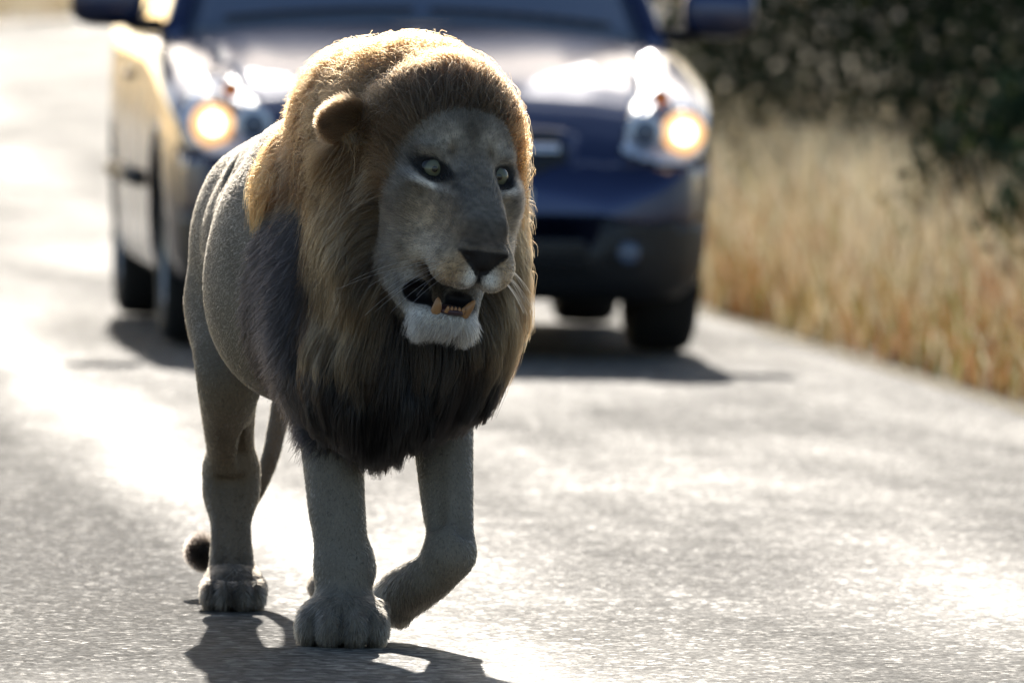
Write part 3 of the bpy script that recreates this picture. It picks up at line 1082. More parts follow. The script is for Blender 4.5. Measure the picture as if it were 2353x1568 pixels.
hell((0, -.105, .036), (.124, .125, .102), .05)
hell((0, -.040, .064), (.104, .060, .078), .03)
S.cap(H(0, -.12, 0), D(900, 560, 0.15), 0.12, 0.17, 0.05)
for s in (-1, 1):
    hell((s * .066, -.006, .040), (.032, .024, .011), .022)
    hell((s * .094, -.044, -.045), (.046, .060, .058), .035)
    hell((s * .080, -.040, -.130), (.048, .070, .080), .04)
    hcap((s * .020, -.01, .030), (s * .022, .128, -.098), .033, .032, .025)
    hcap((s * .032, .02, -.075), (s * .034, .11, -.150), .043, .036, .03)
    hcap((s * .058, .0, -.13), (s * .046, .09, -.165), .040, .036, .03)
    hell((s * .040, .108, -.178), (.041, .050, .040), .018)
    hell((s * .029, .138, -.190), (.029, .026, .030), .012)
    hcap((s * .068 - .008, -.08, -.19), (s * .036 - .022, .045, -.285), .045, .030, .03)
    hell((s * .080, .012, -.024), (.030, .020, .012), .022, R=roty(s * -0.35))       # lower lid
hell((0, .137, -.122), (.044, .032, .026), .015)
hell((-.022, .062, -.284), (.056, .037, .025), .02)
# nose leather, nostrils, philtrum
hell((-.002, .156, -.140), (.049, .020, .022), .008)
hell((0, .158, -.160), (.024, .016, .018), .008)
for s in (-1, 1):
    hell((s * .034, .155, -.146), (.018, .019, .018), .006)
    hell((s * .034, .181, -.155), (.015, .020, .0065), .004, True, R=roty(s * -0.5))
hcap((0, .176, -.172), (0, .168, -.222), .0035, .0045, .006, True)
# mouth
MC, MR = np.array([-.016, .085, -.243]), np.array([.060, .088, .0235])
MC2, MR2 = np.array([-.068, .032, -.238]), np.array([.030, .048, .022])
hell(MC, MR, .010, True)
hell(MC2, MR2, .010, True)
# eyes
EYE = [np.array([s * .068, .000, .0]) for s in (-1, 1)]
ERAD = 0.0245
ALM = np.array([.0215, .034, .0158])
ATILT = -0.30
for s, e in zip((-1, 1), EYE):
    hell((e[0] + s * .008, .030, e[2]), ALM, .004, True, R=roty(s * ATILT))
    hell(e, (ERAD - .001,) * 3, .001)
# ears
EAR = [np.array([-.174, -.172, .058]), np.array([.125, -.22, .05])]
for s, e in zip((-1, 1), EAR):
    Re = roty(s * 0.95) @ rotz(s * -0.35)
    hell(e, (.038, .021, .046), .012, R=Re)
    hell(e + np.array([s * -.004, .034, -.004]), (.024, .012, .030), .012, True, R=Re)
    hcap(e + np.array([s * -.02, -.01, -.015]), (s * .10, -.12, .03), .03, .04, .03)

LV, LQ = S.mesh(2)
lab = np.arange(len(LV))                     # keep the one connected skin, drop sealed inner pockets
for _ in range(400):
    m = lab[LQ].min(1)
    new = lab.copy()
    for i in range(4):
        np.minimum.at(new, LQ[:, i], m)
    new = new[new]
    if (new == lab).all():
        break
    lab = new
main = np.bincount(lab).argmax()
keep = lab == main
ren = np.cumsum(keep) - 1
LQ = ren[LQ[keep[LQ[:, 0]]]]
LV = LV[keep]
LN, LA = normals(LV, LQ)
del S, fld


# ---------------------------------------------------------------- colour regions
def gauss(x, c, s):
    return np.exp(-0.5 * ((x - c) / s) ** 2)


def g3(h, c, s):
    return np.exp(-0.5 * (((h - np.array(c)) / np.array(s)) ** 2).sum(1))


def vnoise(p, f, seed=0):
    """cheap smooth value noise from summed sines"""
    r = np.random.default_rng(seed)
    out = np.zeros(len(p))
    for i in range(7):
        k = r.normal(size=3); k *= f * (0.6 + 0.8 * r.random()) / np.linalg.norm(k)
        out += np.sin(p @ k * 6.283 + r.random() * 6.283)
    return out / 7 * 1.6


def ear_dist(h):
    d = np.full(len(h), 9.0)
    for s, e in zip((-1, 1), EAR):
        R = roty(s * 0.95) @ rotz(s * -0.35)
        q = ((h - e) @ R) / np.array([.038, .021, .046])
        d = np.minimum(d, np.linalg.norm(q, axis=1))
    return d


def face_mask(h):
    e = np.sqrt((h[:, 0] / .146) ** 2 + ((h[:, 2] + .09) / np.where(h[:, 2] > -.09, .217, .235)) ** 2)
    m = sstep(1.06, 0.92, e) * sstep(-.115, -.08, h[:, 1])
    m = np.maximum(m, sstep(.02, .05, h[:, 1]) * sstep(-.335, -.32, h[:, 2]) * sstep(.13, .11, np.abs(h[:, 0])))
    return m


def mane_mask(p):
    h = to_head(p)
    d, _ = mane_field(p)
    m = sstep(-0.018, -0.035, d)
    m = np.maximum(m, (np.linalg.norm(h * np.array([1, .9, 1]), axis=1) < .26) * sstep(-.16, -.10, h[:, 2]))
    m *= 1 - face_mask(h)
    m *= sstep(1.02, 1.12, ear_dist(h))
    m *= sstep(0.36, 0.44, p[:, 2])
    return m


def plate(p):
    """coordinates in the lion's own front view: u to its left, v up, metres"""
    return p[:, 0] - D(880, 1480, 0)[0], p[:, 2]


def face_color(h):
    X, Y, Z = h.T
    a = np.abs(X)
    n = len(h)
    c = np.tile(np.array([.20, .175, .145]), (n, 1))

    def blend(w, col):
        nonlocal c
        w = np.clip(w, 0, 1)[:, None]
        c = c * (1 - w) + np.array(col) * w
    ha = np.stack([a, Y, Z], 1)
    blend(.95 * g3(ha, (.0, -.0, .09), (.022, .1, .06)), (.10, .085, .068))         # dark centre stripe of forehead
    blend(.9 * g3(ha, (.045, .0, .06), (.018, .1, .016)), (.48, .42, .34))           # pale brow spots
    blend(.8 * g3(ha, (.040, .02, .045), (.009, .1, .014)), (.15, .105, .06))
    blend(.9 * g3(ha, (.0, .06, -.03), (.022, .06, .05)), (.15, .12, .088))          # bridge, brownish
    blend(.97 * g3(ha, (.043, .05, -.065), (.018, .08, .040)), (.060, .054, .052))       # dark sides of bridge
    blend(.95 * g3(ha, (.028, .12, -.105), (.03, .05, .026)), (.050, .046, .044))       # dark above the nose
    blend(.9 * g3(ha, (.0, .16, -.125), (.042, .03, .016)), (.075, .056, .043))
    blend(.85 * g3(ha, (.08, .02, -.10), (.03, .09, .04)), (.40, .29, .18))             # tan cheek
    blend(.8 * g3(ha, (.052, .13, -.185), (.026, .06, .022)), (.58, .38, .19))         # lip pad
    blend(.8 * g3(ha, (.09, .05, -.175), (.02, .06, .035)), (.60, .54, .46))
    blend(.85 * g3(ha, (.020, .16, -.203), (.013, .06, .017)), (.85, .82, .76))        # white lip edge
    rows = np.clip(np.sin((Z + .12 * Y) * 6.283 / .013), 0, 1) ** 3
    blend(.75 * rows * g3(ha, (.055, .125, -.180), (.022, .06, .014)), (.07, .05, .035))
    # eye surroundings
    for s, e in zip((-1, 1), EYE):
        q = (h - np.array([e[0] + s * .008, .03, e[2]])) @ roty(s * ATILT)
        r = np.sqrt((q[:, 0] / ALM[0]) ** 2 + (q[:, 2] / ALM[2]) ** 2)
        near = sstep(-.03, -.01, Y)
        low = g3(np.stack([q[:, 0] * s, Y, q[:, 2]], 1), (.004, .02, -.0285), (.020, .1, .0055))
        blend(.8 * low * near, (.95, .92, .88))
        up = g3(np.stack([q[:, 0] * s, Y, q[:, 2]], 1), (.0, .02, .029), (.03, .1, .006))
        blend(.35 * up * near, (.36, .31, .25))
        blend(sstep(1.75, 1.35, r) * near, (.012, .011, .011))
        tear = np.abs((h[:, 0] * s - .046) + (h[:, 2] + .02) * -0.45)
        blend(.45 * np.exp(-.5 * (tear / .005) ** 2) * sstep(-.058, -.03, Z) * sstep(.0, -.012, Z) * near, (.02, .018, .018))
        oc = np.abs(q[:, 2] - .002)
        blend(.8 * np.exp(-.5 * (oc / .004) ** 2) * sstep(.020, .028, q[:, 0] * s) * sstep(.046, .034, q[:, 0] * s) * near, (.03, .025, .022))
    nn = vnoise(h, 30, 3) * .5 + vnoise(h, 70, 4) * .5
    c = c * np.clip(1 + .55 * nn, .25, 1.9)[:, None]
    # chin
    blend(sstep(-.256, -.276, Z) * sstep(.0, .03, Y), (.80, .77, .71))
    blend(.75 * g3(h, (-.022, .1, -.270), (.05, .05, .008)), (.10, .085, .075))
    # nose leather
    tip = sstep(1.05, .92, np.abs(X + .002) / np.clip(.054 + (Z + .146) * .95, .006, .054)) * sstep(-.139, -.145, Z) * sstep(-.20, -.19, Z) * sstep(.146, .156, Y)
    blend(tip, (.018, .016, .016))
    blend(sstep(.006, .003, a) * sstep(-.165, -.172, Z) * sstep(-.232, -.225, Z) * sstep(.13, .15, Y), (.015, .012, .012))
    # mouth lining and lips
    q = (h - MC) / (MR + .004)
    inside = sstep(1.10, .98, np.linalg.norm(q, axis=1))
    q2 = (h - MC2) / (MR2 + .004)
    inside = np.maximum(inside, sstep(1.10, .98, np.linalg.norm(q2, axis=1)))
    blend(inside, (.012, .010, .011))
    return c, inside, tip


def mane_color(p):
    u, v = plate(p)
    h = to_head(p)
    n = len(p)
    gold = np.array([.52, .190, .052]); tan = np.array([.165, .108, .056]); brown = np.array([.12, .066, .028]); black = np.array([.011, .009, .009])
    nz = vnoise(p, 6, 8) * .5 + vnoise(p, 15, 9) * .5
    c = np.tile(tan, (n, 1))

    def blend(w, col):
        nonlocal c
        w = np.clip(w, 0, 1)[:, None]
        c = c * (1 - w) + np.asarray(col) * w
    blend(sstep(.80, .98, v + .05 * nz), brown * 1.5)
    blend(sstep(.15, .21, np.abs(u - .05) + .02 * nz) * sstep(.42, .55, v), gold)
    blend(sstep(1.06, 1.13, v + .03 * nz), gold)
    blend(.85 * np.exp(-.5 * (((u + .155) / .03) ** 2 + ((v - .86) / .13) ** 2)), [.05, .036, .024])
    blend(.8 * sstep(.98, 1.04, v) * sstep(1.12, 1.06, v) * sstep(.14, .08, np.abs(u - .12)), [.10, .062, .034])
    dark = sstep(.72, .60, v + .06 * nz - .5 * np.clip(-u - .10, 0, .3))
    blend(dark, black)
    blend(.95 * sstep(-.10, -.14, u + .03 * nz) * sstep(.84, .76, v), black)
    blend(.7 * sstep(.19, .23, u) * sstep(.52, .6, v) * sstep(.78, .7, v), gold * .8)
    return c * np.clip(1 + .25 * nz, .5, 1.5)[:, None]


def body_color(p, nrm):
    u, v = plate(p)
    n = len(p)
    c = np.tile(np.array([.165, .142, .112]), (n, 1))
    nz = vnoise(p, 5, 1) * .5 + vnoise(p, 14, 2) * .5

    def blend(w, col):
        nonlocal c
        w = np.clip(w, 0, 1)[:, None]
        c = c * (1 - w) + np.asarray(col) * w
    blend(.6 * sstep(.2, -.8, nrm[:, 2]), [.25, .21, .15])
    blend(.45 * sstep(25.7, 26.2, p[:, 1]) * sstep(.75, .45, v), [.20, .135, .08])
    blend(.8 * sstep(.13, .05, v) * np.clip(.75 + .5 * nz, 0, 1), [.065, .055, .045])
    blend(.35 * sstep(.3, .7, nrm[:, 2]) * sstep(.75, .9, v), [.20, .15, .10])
    toes = np.clip(np.sin((p[:, 0]) * 90), -1, 1)
    ft = sstep(.085, .05, v)
    blend(.35 * ft * (vnoise(p, 22, 17) > .1), [.055, .045, .036])
    blend(.5 * sstep(.55, .35, v) * sstep(25.6, 25.4, p[:, 1]), [.235, .205, .165])  # fore legs coloured lighter, standing in for light bounced off the road
    blend(.85 * np.exp(-.5 * (((u + .19) / .045) ** 2 + ((v - .66) / .09) ** 2)) * sstep(Y0 + .60, Y0 + .40, p[:, 1]), [.03, .026, .024])
    tail_dark = np.exp(-.5 * (np.linalg.norm(p - TUFT, axis=1) / .05) ** 2)
    blend(tail_dark, [.03, .025, .02])
    return c * np.clip(1 + .16 * nz, .5, 1.5)[:, None]


def skin_color(p, nrm):
    h = to_head(p)
    fm = face_mask(h) * (np.linalg.norm(h, axis=1) < .45)
    fc, inside, tip = face_color(h)
    c = body_color(p, nrm)
    d, _ = mane_field(p)
    mm = sstep(-0.012, -0.035, d) * sstep(.36, .44, p[:, 2])
    c = c * (1 - mm[:, None]) + mane_color(p) * .55 * mm[:, None]
    c = c * (1 - fm[:, None]) + fc * fm[:, None]
    ed = ear_dist(h)
    ew = sstep(1.25, 1.1, ed)[:, None]
    c = c * (1 - ew) + np.array([.17, .115, .062]) * ew
    return c, fm, inside, tip


SC, SFM, SIN, STIP = skin_color(LV, LN)

# ---------------------------------------------------------------- lion materials
k = NT('lion_hide')
at = k.n('ShaderNodeAttribute', attribute_name='col')
gl = k.n('ShaderNodeAttribute', attribute_name='wet')
tc = k.n('ShaderNodeTexCoord')
nz = k.n('ShaderNodeTexNoise', inp={'Vector': tc.outputs['Object'], 'Scale': 240.0, 'Detail': 4.0})
cc = k.mix(0.5, at.outputs['Color'], k.mix(nz.outputs[0], (.45, .45, .45), (1.5, 1.5, 1.5)), 'MULTIPLY')
k.link(cc, k.bsdf.inputs['Base Color'])
k.link(k.math('SUBTRACT', 0.85, k.math('MULTIPLY', gl.outputs['Fac'], 0.3)), k.bsdf.inputs['Roughness'])
k.bsdf.inputs['Specular IOR Level'].default_value = 0.25
bp = k.n('ShaderNodeBump', inp={'Strength': 0.25, 'Distance': 0.004, 'Height': nz.outputs[0]})
k.link(bp.outputs[0], k.bsdf.inputs['Normal'])
MAT_HIDE = k.m


def hair_mat(name, rough=.32, radial=.4, coat=0.0):
    k = NT(name)
    k.t.nodes.remove(k.bsdf)
    h = k.n('ShaderNodeBsdfHairPrincipled')
    h.parametrization = 'COLOR'
    at = k.n('ShaderNodeAttribute', attribute_name='col')
    hi = k.n('ShaderNodeHairInfo')
    v = k.math('ADD', 0.72, k.math('MULTIPLY', hi.outputs['Random'], 0.56))
    vv = k.n('ShaderNodeCombineColor')
    for i in range(3):
        k.link(v, vv.inputs[i])
    c = k.mix(1.0, at.outputs['Color'], vv.outputs[0], 'MULTIPLY')
    k.link(c, h.inputs['Color'])
    h.inputs['Roughness'].default_value = rough
    h.inputs['Radial Roughness'].default_value = radial
    h.inputs['Coat'].default_value = coat
    h.inputs['IOR'].default_value = 1.5
    k.link(h.outputs[0], k.out.inputs[0])
    return k.m


MAT_MANE = hair_mat('mane_hair', .35, .45)
MAT_FUR = hair_mat('short_fur', .45, .55)

# ---------------------------------------------------------------- lion objects
LBASE = np.array([-0.42, 25.5, 0.0])
lion = empty('lion', LBASE)
tag(lion, 'male lion with brown and black mane striding along the sunlit road, mouth open', 'lion')
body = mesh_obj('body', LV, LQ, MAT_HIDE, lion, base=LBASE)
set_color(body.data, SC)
wa = body.data.attributes.new('wet', 'FLOAT', 'POINT')
wa.data.foreach_set('value', np.maximum(SIN, STIP).astype(np.float32))

# eyes
k = NT('lion_eye')
tc = k.n('ShaderNodeTexCoord')
sp = k.n('ShaderNodeSeparateXYZ', inp={0: tc.outputs['Object']})
rr = k.math('SQRT', k.math('ADD', k.math('MULTIPLY', sp.outputs[0], sp.outputs[0]), k.math('MULTIPLY', sp.outputs[2], sp.outputs[2])))
rr = k.math('DIVIDE', rr, ERAD)
nz = k.n('ShaderNodeTexNoise', inp={'Vector': tc.outputs['Object'], 'Scale': 500.0, 'Detail': 2.0})
iris = k.ramp(rr, [(.0, (.004, .004, .004)), (.22, (.004, .004, .004)), (.27, (.13, .11, .05)), (.42, (.14, .14, .085)), (.66, (.11, .115, .075)), (.76, (.04, .04, .03)), (.82, (.010, .008, .008)), (1.0, (.012, .010, .009))])
iris = k.mix(.35, iris, k.mix(nz.outputs[0], (.3, .3, .3), (1.6, 1.6, 1.6)), 'MULTIPLY')
k.link(iris, k.bsdf.inputs['Base Color'])
k.bsdf.inputs['Roughness'].default_value = .25
k.bsdf.inputs['Coat Weight'].default_value = .25
k.bsdf.inputs['Coat Roughness'].default_value = .02
MAT_EYE = k.m
for s, e in zip((-1, 1), EYE):
    bm = bmesh.new()
    bmesh.ops.create_uvsphere(bm, u_segments=40, v_segments=28, radius=ERAD)
    o = bm_obj('eye', bm, MAT_EYE, lion)
    g = rotz(0.10) @ rotx(0.02)
    M = HR @ g
    o.matrix_local = Matrix.Translation(Vector(H(*e) - LBASE)) @ Matrix(M.tolist()).to_4x4()

# teeth
MAT_TOOTH = simple('old_ivory', (.34, .17, .07), .35, noise=.4)
MAT_TONGUE = simple('dark_gum', (.06, .03, .035), .3)


def tooth(base, tip, r, lab=None):
    n, m = 10, 7
    a, b = H(*base), H(*tip)
    d = b - a; ln = np.linalg.norm(d); d /= ln
    x = np.cross(d, [0, 0, 1.]); x = x / (np.linalg.norm(x) + 1e-9) if np.linalg.norm(x) > 1e-3 else np.array([1., 0, 0]); y = np.cross(d, x)
    V = []; Fq = []
    for i in range(m):
        t = i / (m - 1)
        rad = r * (1 - t) ** .55 + .0006
        c = a + d * ln * t + hF * (.004 * math.sin(t * 2.6))
        for j in range(n):
            q = 6.283 * j / n
            V.append(c + rad * (x * math.cos(q) + y * math.sin(q)))
    for i in range(m - 1):
        for j in range(n):
            Fq.append((i * n + j, i * n + (j + 1) % n, (i + 1) * n + (j + 1) % n, (i + 1) * n + j))
    Fq.append(tuple(range((m - 1) * n, m * n)))
    return mesh_obj('tooth', V, Fq, MAT_TOOTH, lion, base=LBASE)


tooth((-.052, .080, -.273), (-.056, .090, -.243), .0115)
tooth((.002, .084, -.273), (.018, .098, -.240), .0115)
for i in range(5):
    tooth((-.037 + i * .008, .096, -.270), (-.037 + i * .008, .100, -.257), .0048)
bm = bmesh.new()
bmesh.ops.create_uvsphere(bm, u_segments=20, v_segments=12, radius=1)
o = bm_obj('tongue', bm, MAT_TONGUE, lion)
o.matrix_local = Matrix.Translation(Vector(H(-.02, .05, -.268) - LBASE)) @ Matrix(HR.tolist()).to_4x4() @ Matrix.Diagonal((.038, .06, .012, 1))

# ---------------------------------------------------------------- fur
def sample(weight, n, seed):
    r = np.random.default_rng(seed)
    w = LA * weight
    f = r.choice(len(LQ), size=n, p=w / w.sum())
    a, b = r.random((n, 1)), r.random((n, 1))
    q = LQ[f]

    def il(A):
        return (A[q[:, 0]] * (1 - a) + A[q[:, 1]] * a) * (1 - b) + (A[q[:, 3]] * (1 - a) + A[q[:, 2]] * a) * b
    nn = il(LN)
    return il(LV), nn / np.linalg.norm(nn, axis=1, keepdims=True), r


def unit(v):
    return v / (np.linalg.norm(v, axis=1, keepdims=True) + 1e-9)


FC = LV[LQ].mean(1)
FN = unit(np.cross(LV[LQ[:, 2]] - LV[LQ[:, 0]], LV[LQ[:, 3]] - LV[LQ[:, 1]]))
HC = to_head(FC)
m_mane = mane_mask(FC)
m_face = face_mask(HC) * (np.linalg.norm(HC, axis=1) < .45)
m_ear = sstep(1.14, 1.04, ear_dist(HC))
m_in = SIN[LQ].mean(1); m_tip = STIP[LQ].mean(1)
eye_clear = np.ones(len(FC))
for s, e in zip((-1, 1), EYE):
    q = (HC - np.array([e[0] + s * .008, .03, e[2]])) @ roty(s * ATILT)
    eye_clear *= np.where((np.sqrt((q[:, 0] / ALM[0]) ** 2 + (q[:, 2] / ALM[2]) ** 2) < 1.2) & (HC[:, 1] > -.02), 0, 1)
toward = sstep(-.75, .1, -FN[:, 1])                      # a little denser on the flank and front
facec = D(1010, 480, -0.05)


def grow_short(pos, nrm, flow, length, lift, seg, r, curl=.15):
    """short lying hair: leaves the skin and bends into the flow direction"""
    t = unit(flow - (flow * nrm).sum(1, keepdims=True) * nrm)
    jit = r.normal(size=pos.shape) * curl
    d0 = unit(nrm * lift + t + jit)
    pts = [pos - nrm * .001]
    for i in range(1, seg):
        d = unit(d0 + t * (.5 * i / seg) - np.array([0, 0, .12 * i / seg]))
        pts.append(pts[-1] + d * (length / (seg - 1))[:, None])
    return np.stack(pts, 1)


def taper(n, seg, r0, r1):
    return np.linspace(r0, r1, seg)[None, :] * np.ones((n, 1))


if FUR > 0:
    # body coat
    NB = int(260000 * FUR)
    w = (1 - m_mane) * (1 - np.maximum(m_face, m_ear)) * (.25 + toward) * (1 - m_in)
    p, nn, r = sample(w, NB, 21)
    u, v = plate(p)
    flow = np.tile(np.array([-.12, .75, -.55]), (len(p), 1))
    leg = sstep(.55, .42, v)[:, None]
    flow = flow * (1 - leg) + np.array([0, .15, -1.]) * leg
    ln = .0046 + .0030 * r.random(len(p)) + .002 * sstep(.55, .42, v) + .012 * sstep(.15, .05, v) + .003 * sstep(.7, 1.0, v)
    paw_back = np.exp(-.5 * (np.linalg.norm(p - D(915, 1305, .12), axis=1) / .045) ** 2)
    ln = ln + .022 * paw_back
    tl = np.exp(-.5 * (np.linalg.norm(p - TUFT, axis=1) / .03) ** 2)
    ln = ln + .012 * tl
    pts = grow_short(p, nn, flow, ln, .28, 4, r, .12)
    mott = 1 + .50 * np.clip(.8 * vnoise(p * np.array([1, .6, .5]), 120, 61) + vnoise(p * np.array([1, 1, .6]), 260, 62), -1.3, 1.3)[:, None]
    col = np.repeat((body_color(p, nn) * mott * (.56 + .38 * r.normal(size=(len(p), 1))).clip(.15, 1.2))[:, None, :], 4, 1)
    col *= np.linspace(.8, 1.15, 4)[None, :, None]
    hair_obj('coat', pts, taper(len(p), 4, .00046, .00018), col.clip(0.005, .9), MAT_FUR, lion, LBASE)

    # face coat
    NF = int(75000 * FUR)
    w = m_face * (1 - m_in) * (1 - m_tip) * eye_clear
    p, nn, r = sample(w, NF, 22)
    h = to_head(p)
    tipn = H(0, .16, -.13)
    flow = unit(p - tipn) + hU * .15
    down = sstep(-.16, -.22, h[:, 2])[:, None]
    flow = unit(flow * (1 - down) + (-hU * 1.0 - hF * .15 + hL * (np.sign(h[:, :1]) * .35)) * down)
    ln = .006 + .003 * r.random(len(p)) + .012 * sstep(.085, .115, np.abs(h[:, 0])) + .008 * sstep(.08, .13, h[:, 2])
    chin = sstep(-.268, -.288, h[:, 2]) * sstep(.0, .03, h[:, 1])
    ln = ln + .024 * chin * (.5 + r.random(len(p)))
    ln = ln * np.where((h[:, 1] > .13) & (h[:, 2] > -.16), .6, 1)
    pts = grow_short(p, nn, flow, ln, .40, 4, r, .18)
    fc, _, _ = face_color(h)
    mott = 1 + .40 * np.clip(vnoise(h, 120, 63) + .6 * vnoise(h, 210, 64), -1.2, 1.2)[:, None]
    col = np.repeat((fc * mott * (.44 + .17 * r.normal(size=(len(p), 1))).clip(.15, 1.2))[:, None, :], 4, 1)
    col *= np.linspace(.8, 1.15, 4)[None, :, None]
    hair_obj('face_coat', pts, taper(len(p), 4, .00038, .00014), col.clip(0.005, .92), MAT_FUR, lion, LBASE)

    # ears
    NE = int(9000 * FUR)
    p, nn, r = sample(m_ear * (1 - m_face), NE, 23)
    h = to_head(p)
    base = np.where(h[:, :1] < 0, np.array([[-.095, -.10, .06]]), np.array([[.09, -.11, .06]]))
    flow = unit((h - base) @ HR.T) + np.array([0, -.15, 0])
    ln = .022 + .026 * r.random(len(p))
    pts = grow_short(p, nn, flow, ln, .5, 6, r, .15)
    col = np.repeat((np.array([[.075, .042, .020]]) * (1 + .4 * r.normal(size=(len(p), 1))).clip(.35, 2.2))[:, None, :], 6, 1)
    hair_obj('ear_fringe', pts, taper(len(p), 6, .00045, .00016), col.clip(.005, .9), MAT_MANE, lion, LBASE)

    # mane
    NM = int(130000 * FUR)
    SEG = 11
    w = m_mane * (.35 + sstep(-.9, .3, -FN[:, 1]) + .6 * sstep(.3, .9, FN[:, 2]))
    p, nn, r = sample(w, NM, 24)
    rel = p - facec
    u, v = plate(p)
    rad = unit(np.stack([rel[:, 0], np.zeros(len(p)), rel[:, 2]], 1))
    below = sstep(.05, -.30, rel[:, 2])
    topz = sstep(.15, .35, rel[:, 2])
    near = sstep(.20, .10, np.hypot(rel[:, 0], np.maximum(rel[:, 2], -.12)))
    ln = .125 + .055 * r.random(len(p)) + .045 * below - .035 * near
    ln *= .85 + .25 * vnoise(p, 5, 31)
    fluff = np.maximum(sstep(-.10, -.16, u) * sstep(.70, .78, v) * sstep(Y0 + .06, Y0 + .18, p[:, 1]), .6 * sstep(.98, 1.06, v))
    fluff = np.maximum(fluff, .55 * sstep(.17, .22, u) * sstep(.5, .6, v))
    flank = sstep(-.13, -.18, u) * sstep(.78, .70, v)
    ln *= 1 - .15 * flank
    ragged = vnoise(p, 14, 71) + .6 * vnoise(p, 34, 72)
    ln *= 1 + .45 * below * np.clip(ragged, -.8, 1.2)
    ln *= 1 - .35 * fluff
    ln *= 1 + .35 * below * (r.random(len(p)) - .35)
    zmin = .355 + .48 * np.abs(u + .01) + .035 * ragged
    ln = np.where(below > .2, np.minimum(ln, np.maximum(.03, (p[:, 2] - zmin) * 1.12 + .01)), ln)
    pos = p - nn * .004
    pts = [pos]
    stray = np.where(r.random(len(p)) < .22, .026, .006) * r.random(len(p)) + .006 * vnoise(p, 12, 33) + .035 * below * np.clip(vnoise(p, 14, 71), 0, 1)
    jit = r.normal(size=p.shape) * .24
    wav = r.normal(size=p.shape)
    for i in range(1, SEG):
        t = i / (SEG - 1)
        g = .30 + .75 * below + .55 * t * t * sstep(.30, .05, np.abs(rel[:, 2] - .0)) + .25 * t
        comb = rad * (.85 + .35 * topz)[:, None] + np.array([0, .36, 0]) * (1 - .6 * below)[:, None] + np.array([0, 0, -1.]) * g[:, None] * sstep(.50, .1, rel[:, 2])[:, None]
        d = unit(comb + nn * (.95 * (1 - t) + .8 * fluff)[:, None] + jit * (1 + .7 * fluff)[:, None] + .10 * np.sin(t * 9 + wav * 3) * wav)
        m, gr = mane_field(pos + d * (ln / (SEG - 1))[:, None])
        out = np.clip((m - stray + .02) / .02, 0, 1)[:, None]
        dn = (d * gr).sum(1, keepdims=True)
        d2 = d - gr * np.clip(dn, 0, None) * out
        d2[:, 2] = np.where((below > .3) & (d[:, 2] < 0), np.minimum(d[:, 2], d2[:, 2]), d2[:, 2])
        d = unit(d2)
        pos = pos + d * (ln / (SEG - 1))[:, None]
        pts.append(pos)
    pts = np.stack(pts, 1)
    # locks: pull strands towards the nearest guide strand
    ng = len(p) // 55
    gi = r.choice(len(p), ng, replace=False)
    kd = kdtree.KDTree(ng)
    for i, q in enumerate(gi):
        kd.insert(p[q], i)
    kd.balance()
    near_i = np.array([kd.find(q)[1] for q in p])
    G = pts[gi[near_i]]
    tt = np.linspace(0, 1, SEG)[None, :, None]
    loose = (r.random(len(p)) < .22)
    amt = ((.50 + .28 * below) * (1 - .8 * loose))[:, None, None] * tt ** 1.2
    pts = pts * (1 - amt) + (G + (pts[:, :1] - G[:, :1]) * (1 - .75 * tt)) * amt
    mc = mane_color(p)
    lockv = (1 + .30 * np.random.default_rng(3).normal(size=ng)).clip(.5, 1.7)[near_i][:, None]
    mc = mc * .40 * lockv * (1 + .22 * r.normal(size=(len(p), 1))).clip(.4, 1.8)
    grad = np.linspace(.6, 1.55, SEG)[None, :, None]  # dark roots, tips lightened in colour to carry the golden rim glow
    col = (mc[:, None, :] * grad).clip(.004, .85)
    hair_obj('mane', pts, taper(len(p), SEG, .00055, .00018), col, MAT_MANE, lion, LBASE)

    # black hair lying over the shoulder
    NSH = int(22000 * FUR)
    uf, vf = plate(FC)
    wsh = np.exp(-.5 * (((uf + .20) / .045) ** 2 + ((vf - .66) / .085) ** 2)) * sstep(Y0 + .60, Y0 + .40, FC[:, 1]) * sstep(.3, -.2, FN[:, 1])
    wsh = np.maximum(wsh, .8 * np.exp(-.5 * (((uf + .13) / .05) ** 2 + ((vf - .50) / .06) ** 2)) * sstep(Y0 + .40, Y0 + .25, FC[:, 1]) * sstep(.3, -.2, FN[:, 1]))
    p, nn, r = sample(wsh * (wsh > .08), NSH, 25)
    flow = np.tile(np.array([-.20, .35, -.85]), (len(p), 1)) + .25 * r.normal(size=p.shape)
    dens = np.exp(-.5 * (((plate(p)[0] + .17) / .06) ** 2 + ((p[:, 2] - .62) / .12) ** 2))
    ln = (.03 + .05 * r.random(len(p))) * (.45 + .75 * dens)
    pts = grow_short(p, nn, flow, ln, .45, 7, r, .22)
    col = np.repeat((np.array([[.010, .008, .008]]) * (1 + .5 * r.normal(size=(len(p), 1))).clip(.4, 2.5))[:, None, :], 7, 1)
    hair_obj('shoulder_mane', pts, taper(len(p), 7, .00055, .00018), col, MAT_MANE, lion, LBASE)

    # tail tuft
    NTF = int(2500 * FUR)
    r = np.random.default_rng(40)
    d = unit(r.normal(size=(NTF, 3))); 
    p = TUFT + np.array([.012, 0, .004]) + d * .012
    axis_d = np.array([-.55, 0, -.35])
    pts = [p]
    for i in range(1, 6):
        pts.append(pts[-1] + unit(d * 1.0 + axis_d + r.normal(size=d.shape) * .15) * (.0062 + .002 * r.random((NTF, 1))))
    pts = np.stack(pts, 1)
    col = np.tile(np.array([.03, .024, .02]), (NTF, 6, 1))
    hair_obj('tail_tuft', pts, taper(NTF, 6, .0006, .0002), col, MAT_MANE, lion, LBASE)

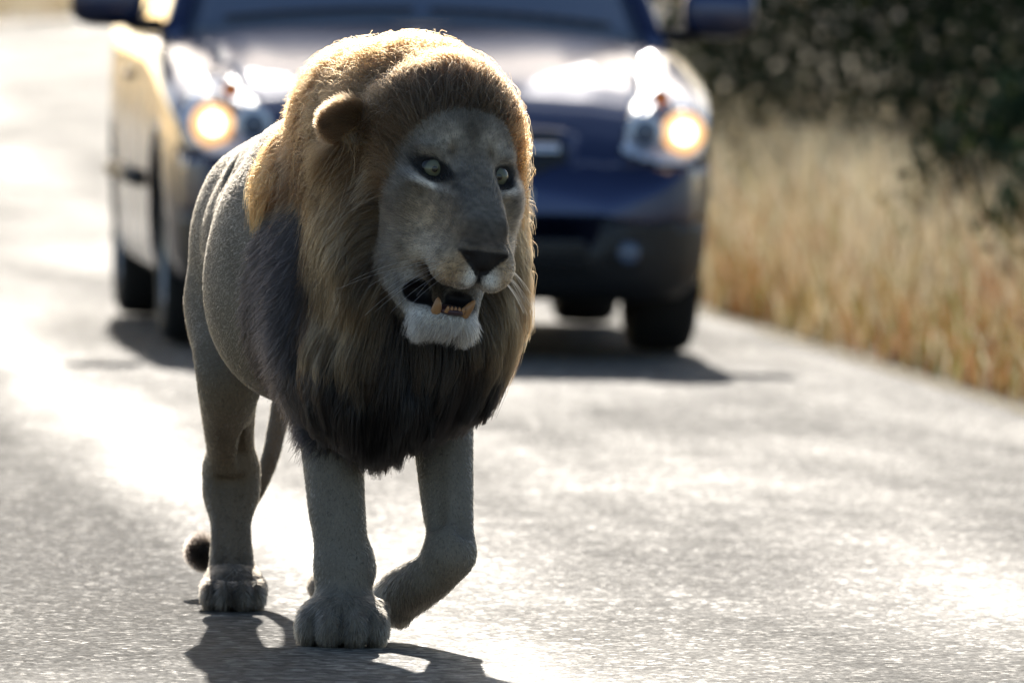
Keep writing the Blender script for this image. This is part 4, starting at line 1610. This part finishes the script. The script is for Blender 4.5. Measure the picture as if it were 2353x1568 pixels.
# whiskers
r = np.random.default_rng(50)
WP = []
for s in (-1, 1):
    for row in range(3):
        for j in range(4):
            a = H(s * (.052 + .008 * j), .135 - .018 * j, -.168 - .013 * row)
            d = unit((hL * s * 1.0 + hF * (.30 - .15 * j) - hU * (.18 + .16 * row + .05 * r.normal()))[None])[0]
            L = (.075 + .05 * r.random() + .02 * j) * (1 if s < 0 else .45)
            WP.append([a + d * L * t - np.array([0, 0, .035 * t * t]) for t in np.linspace(0, 1, 8)])
WP = np.array(WP)
hair_obj('whiskers', WP, taper(len(WP), 8, .00032, .00012), np.full(WP.shape, .6), MAT_MANE, lion, LBASE)
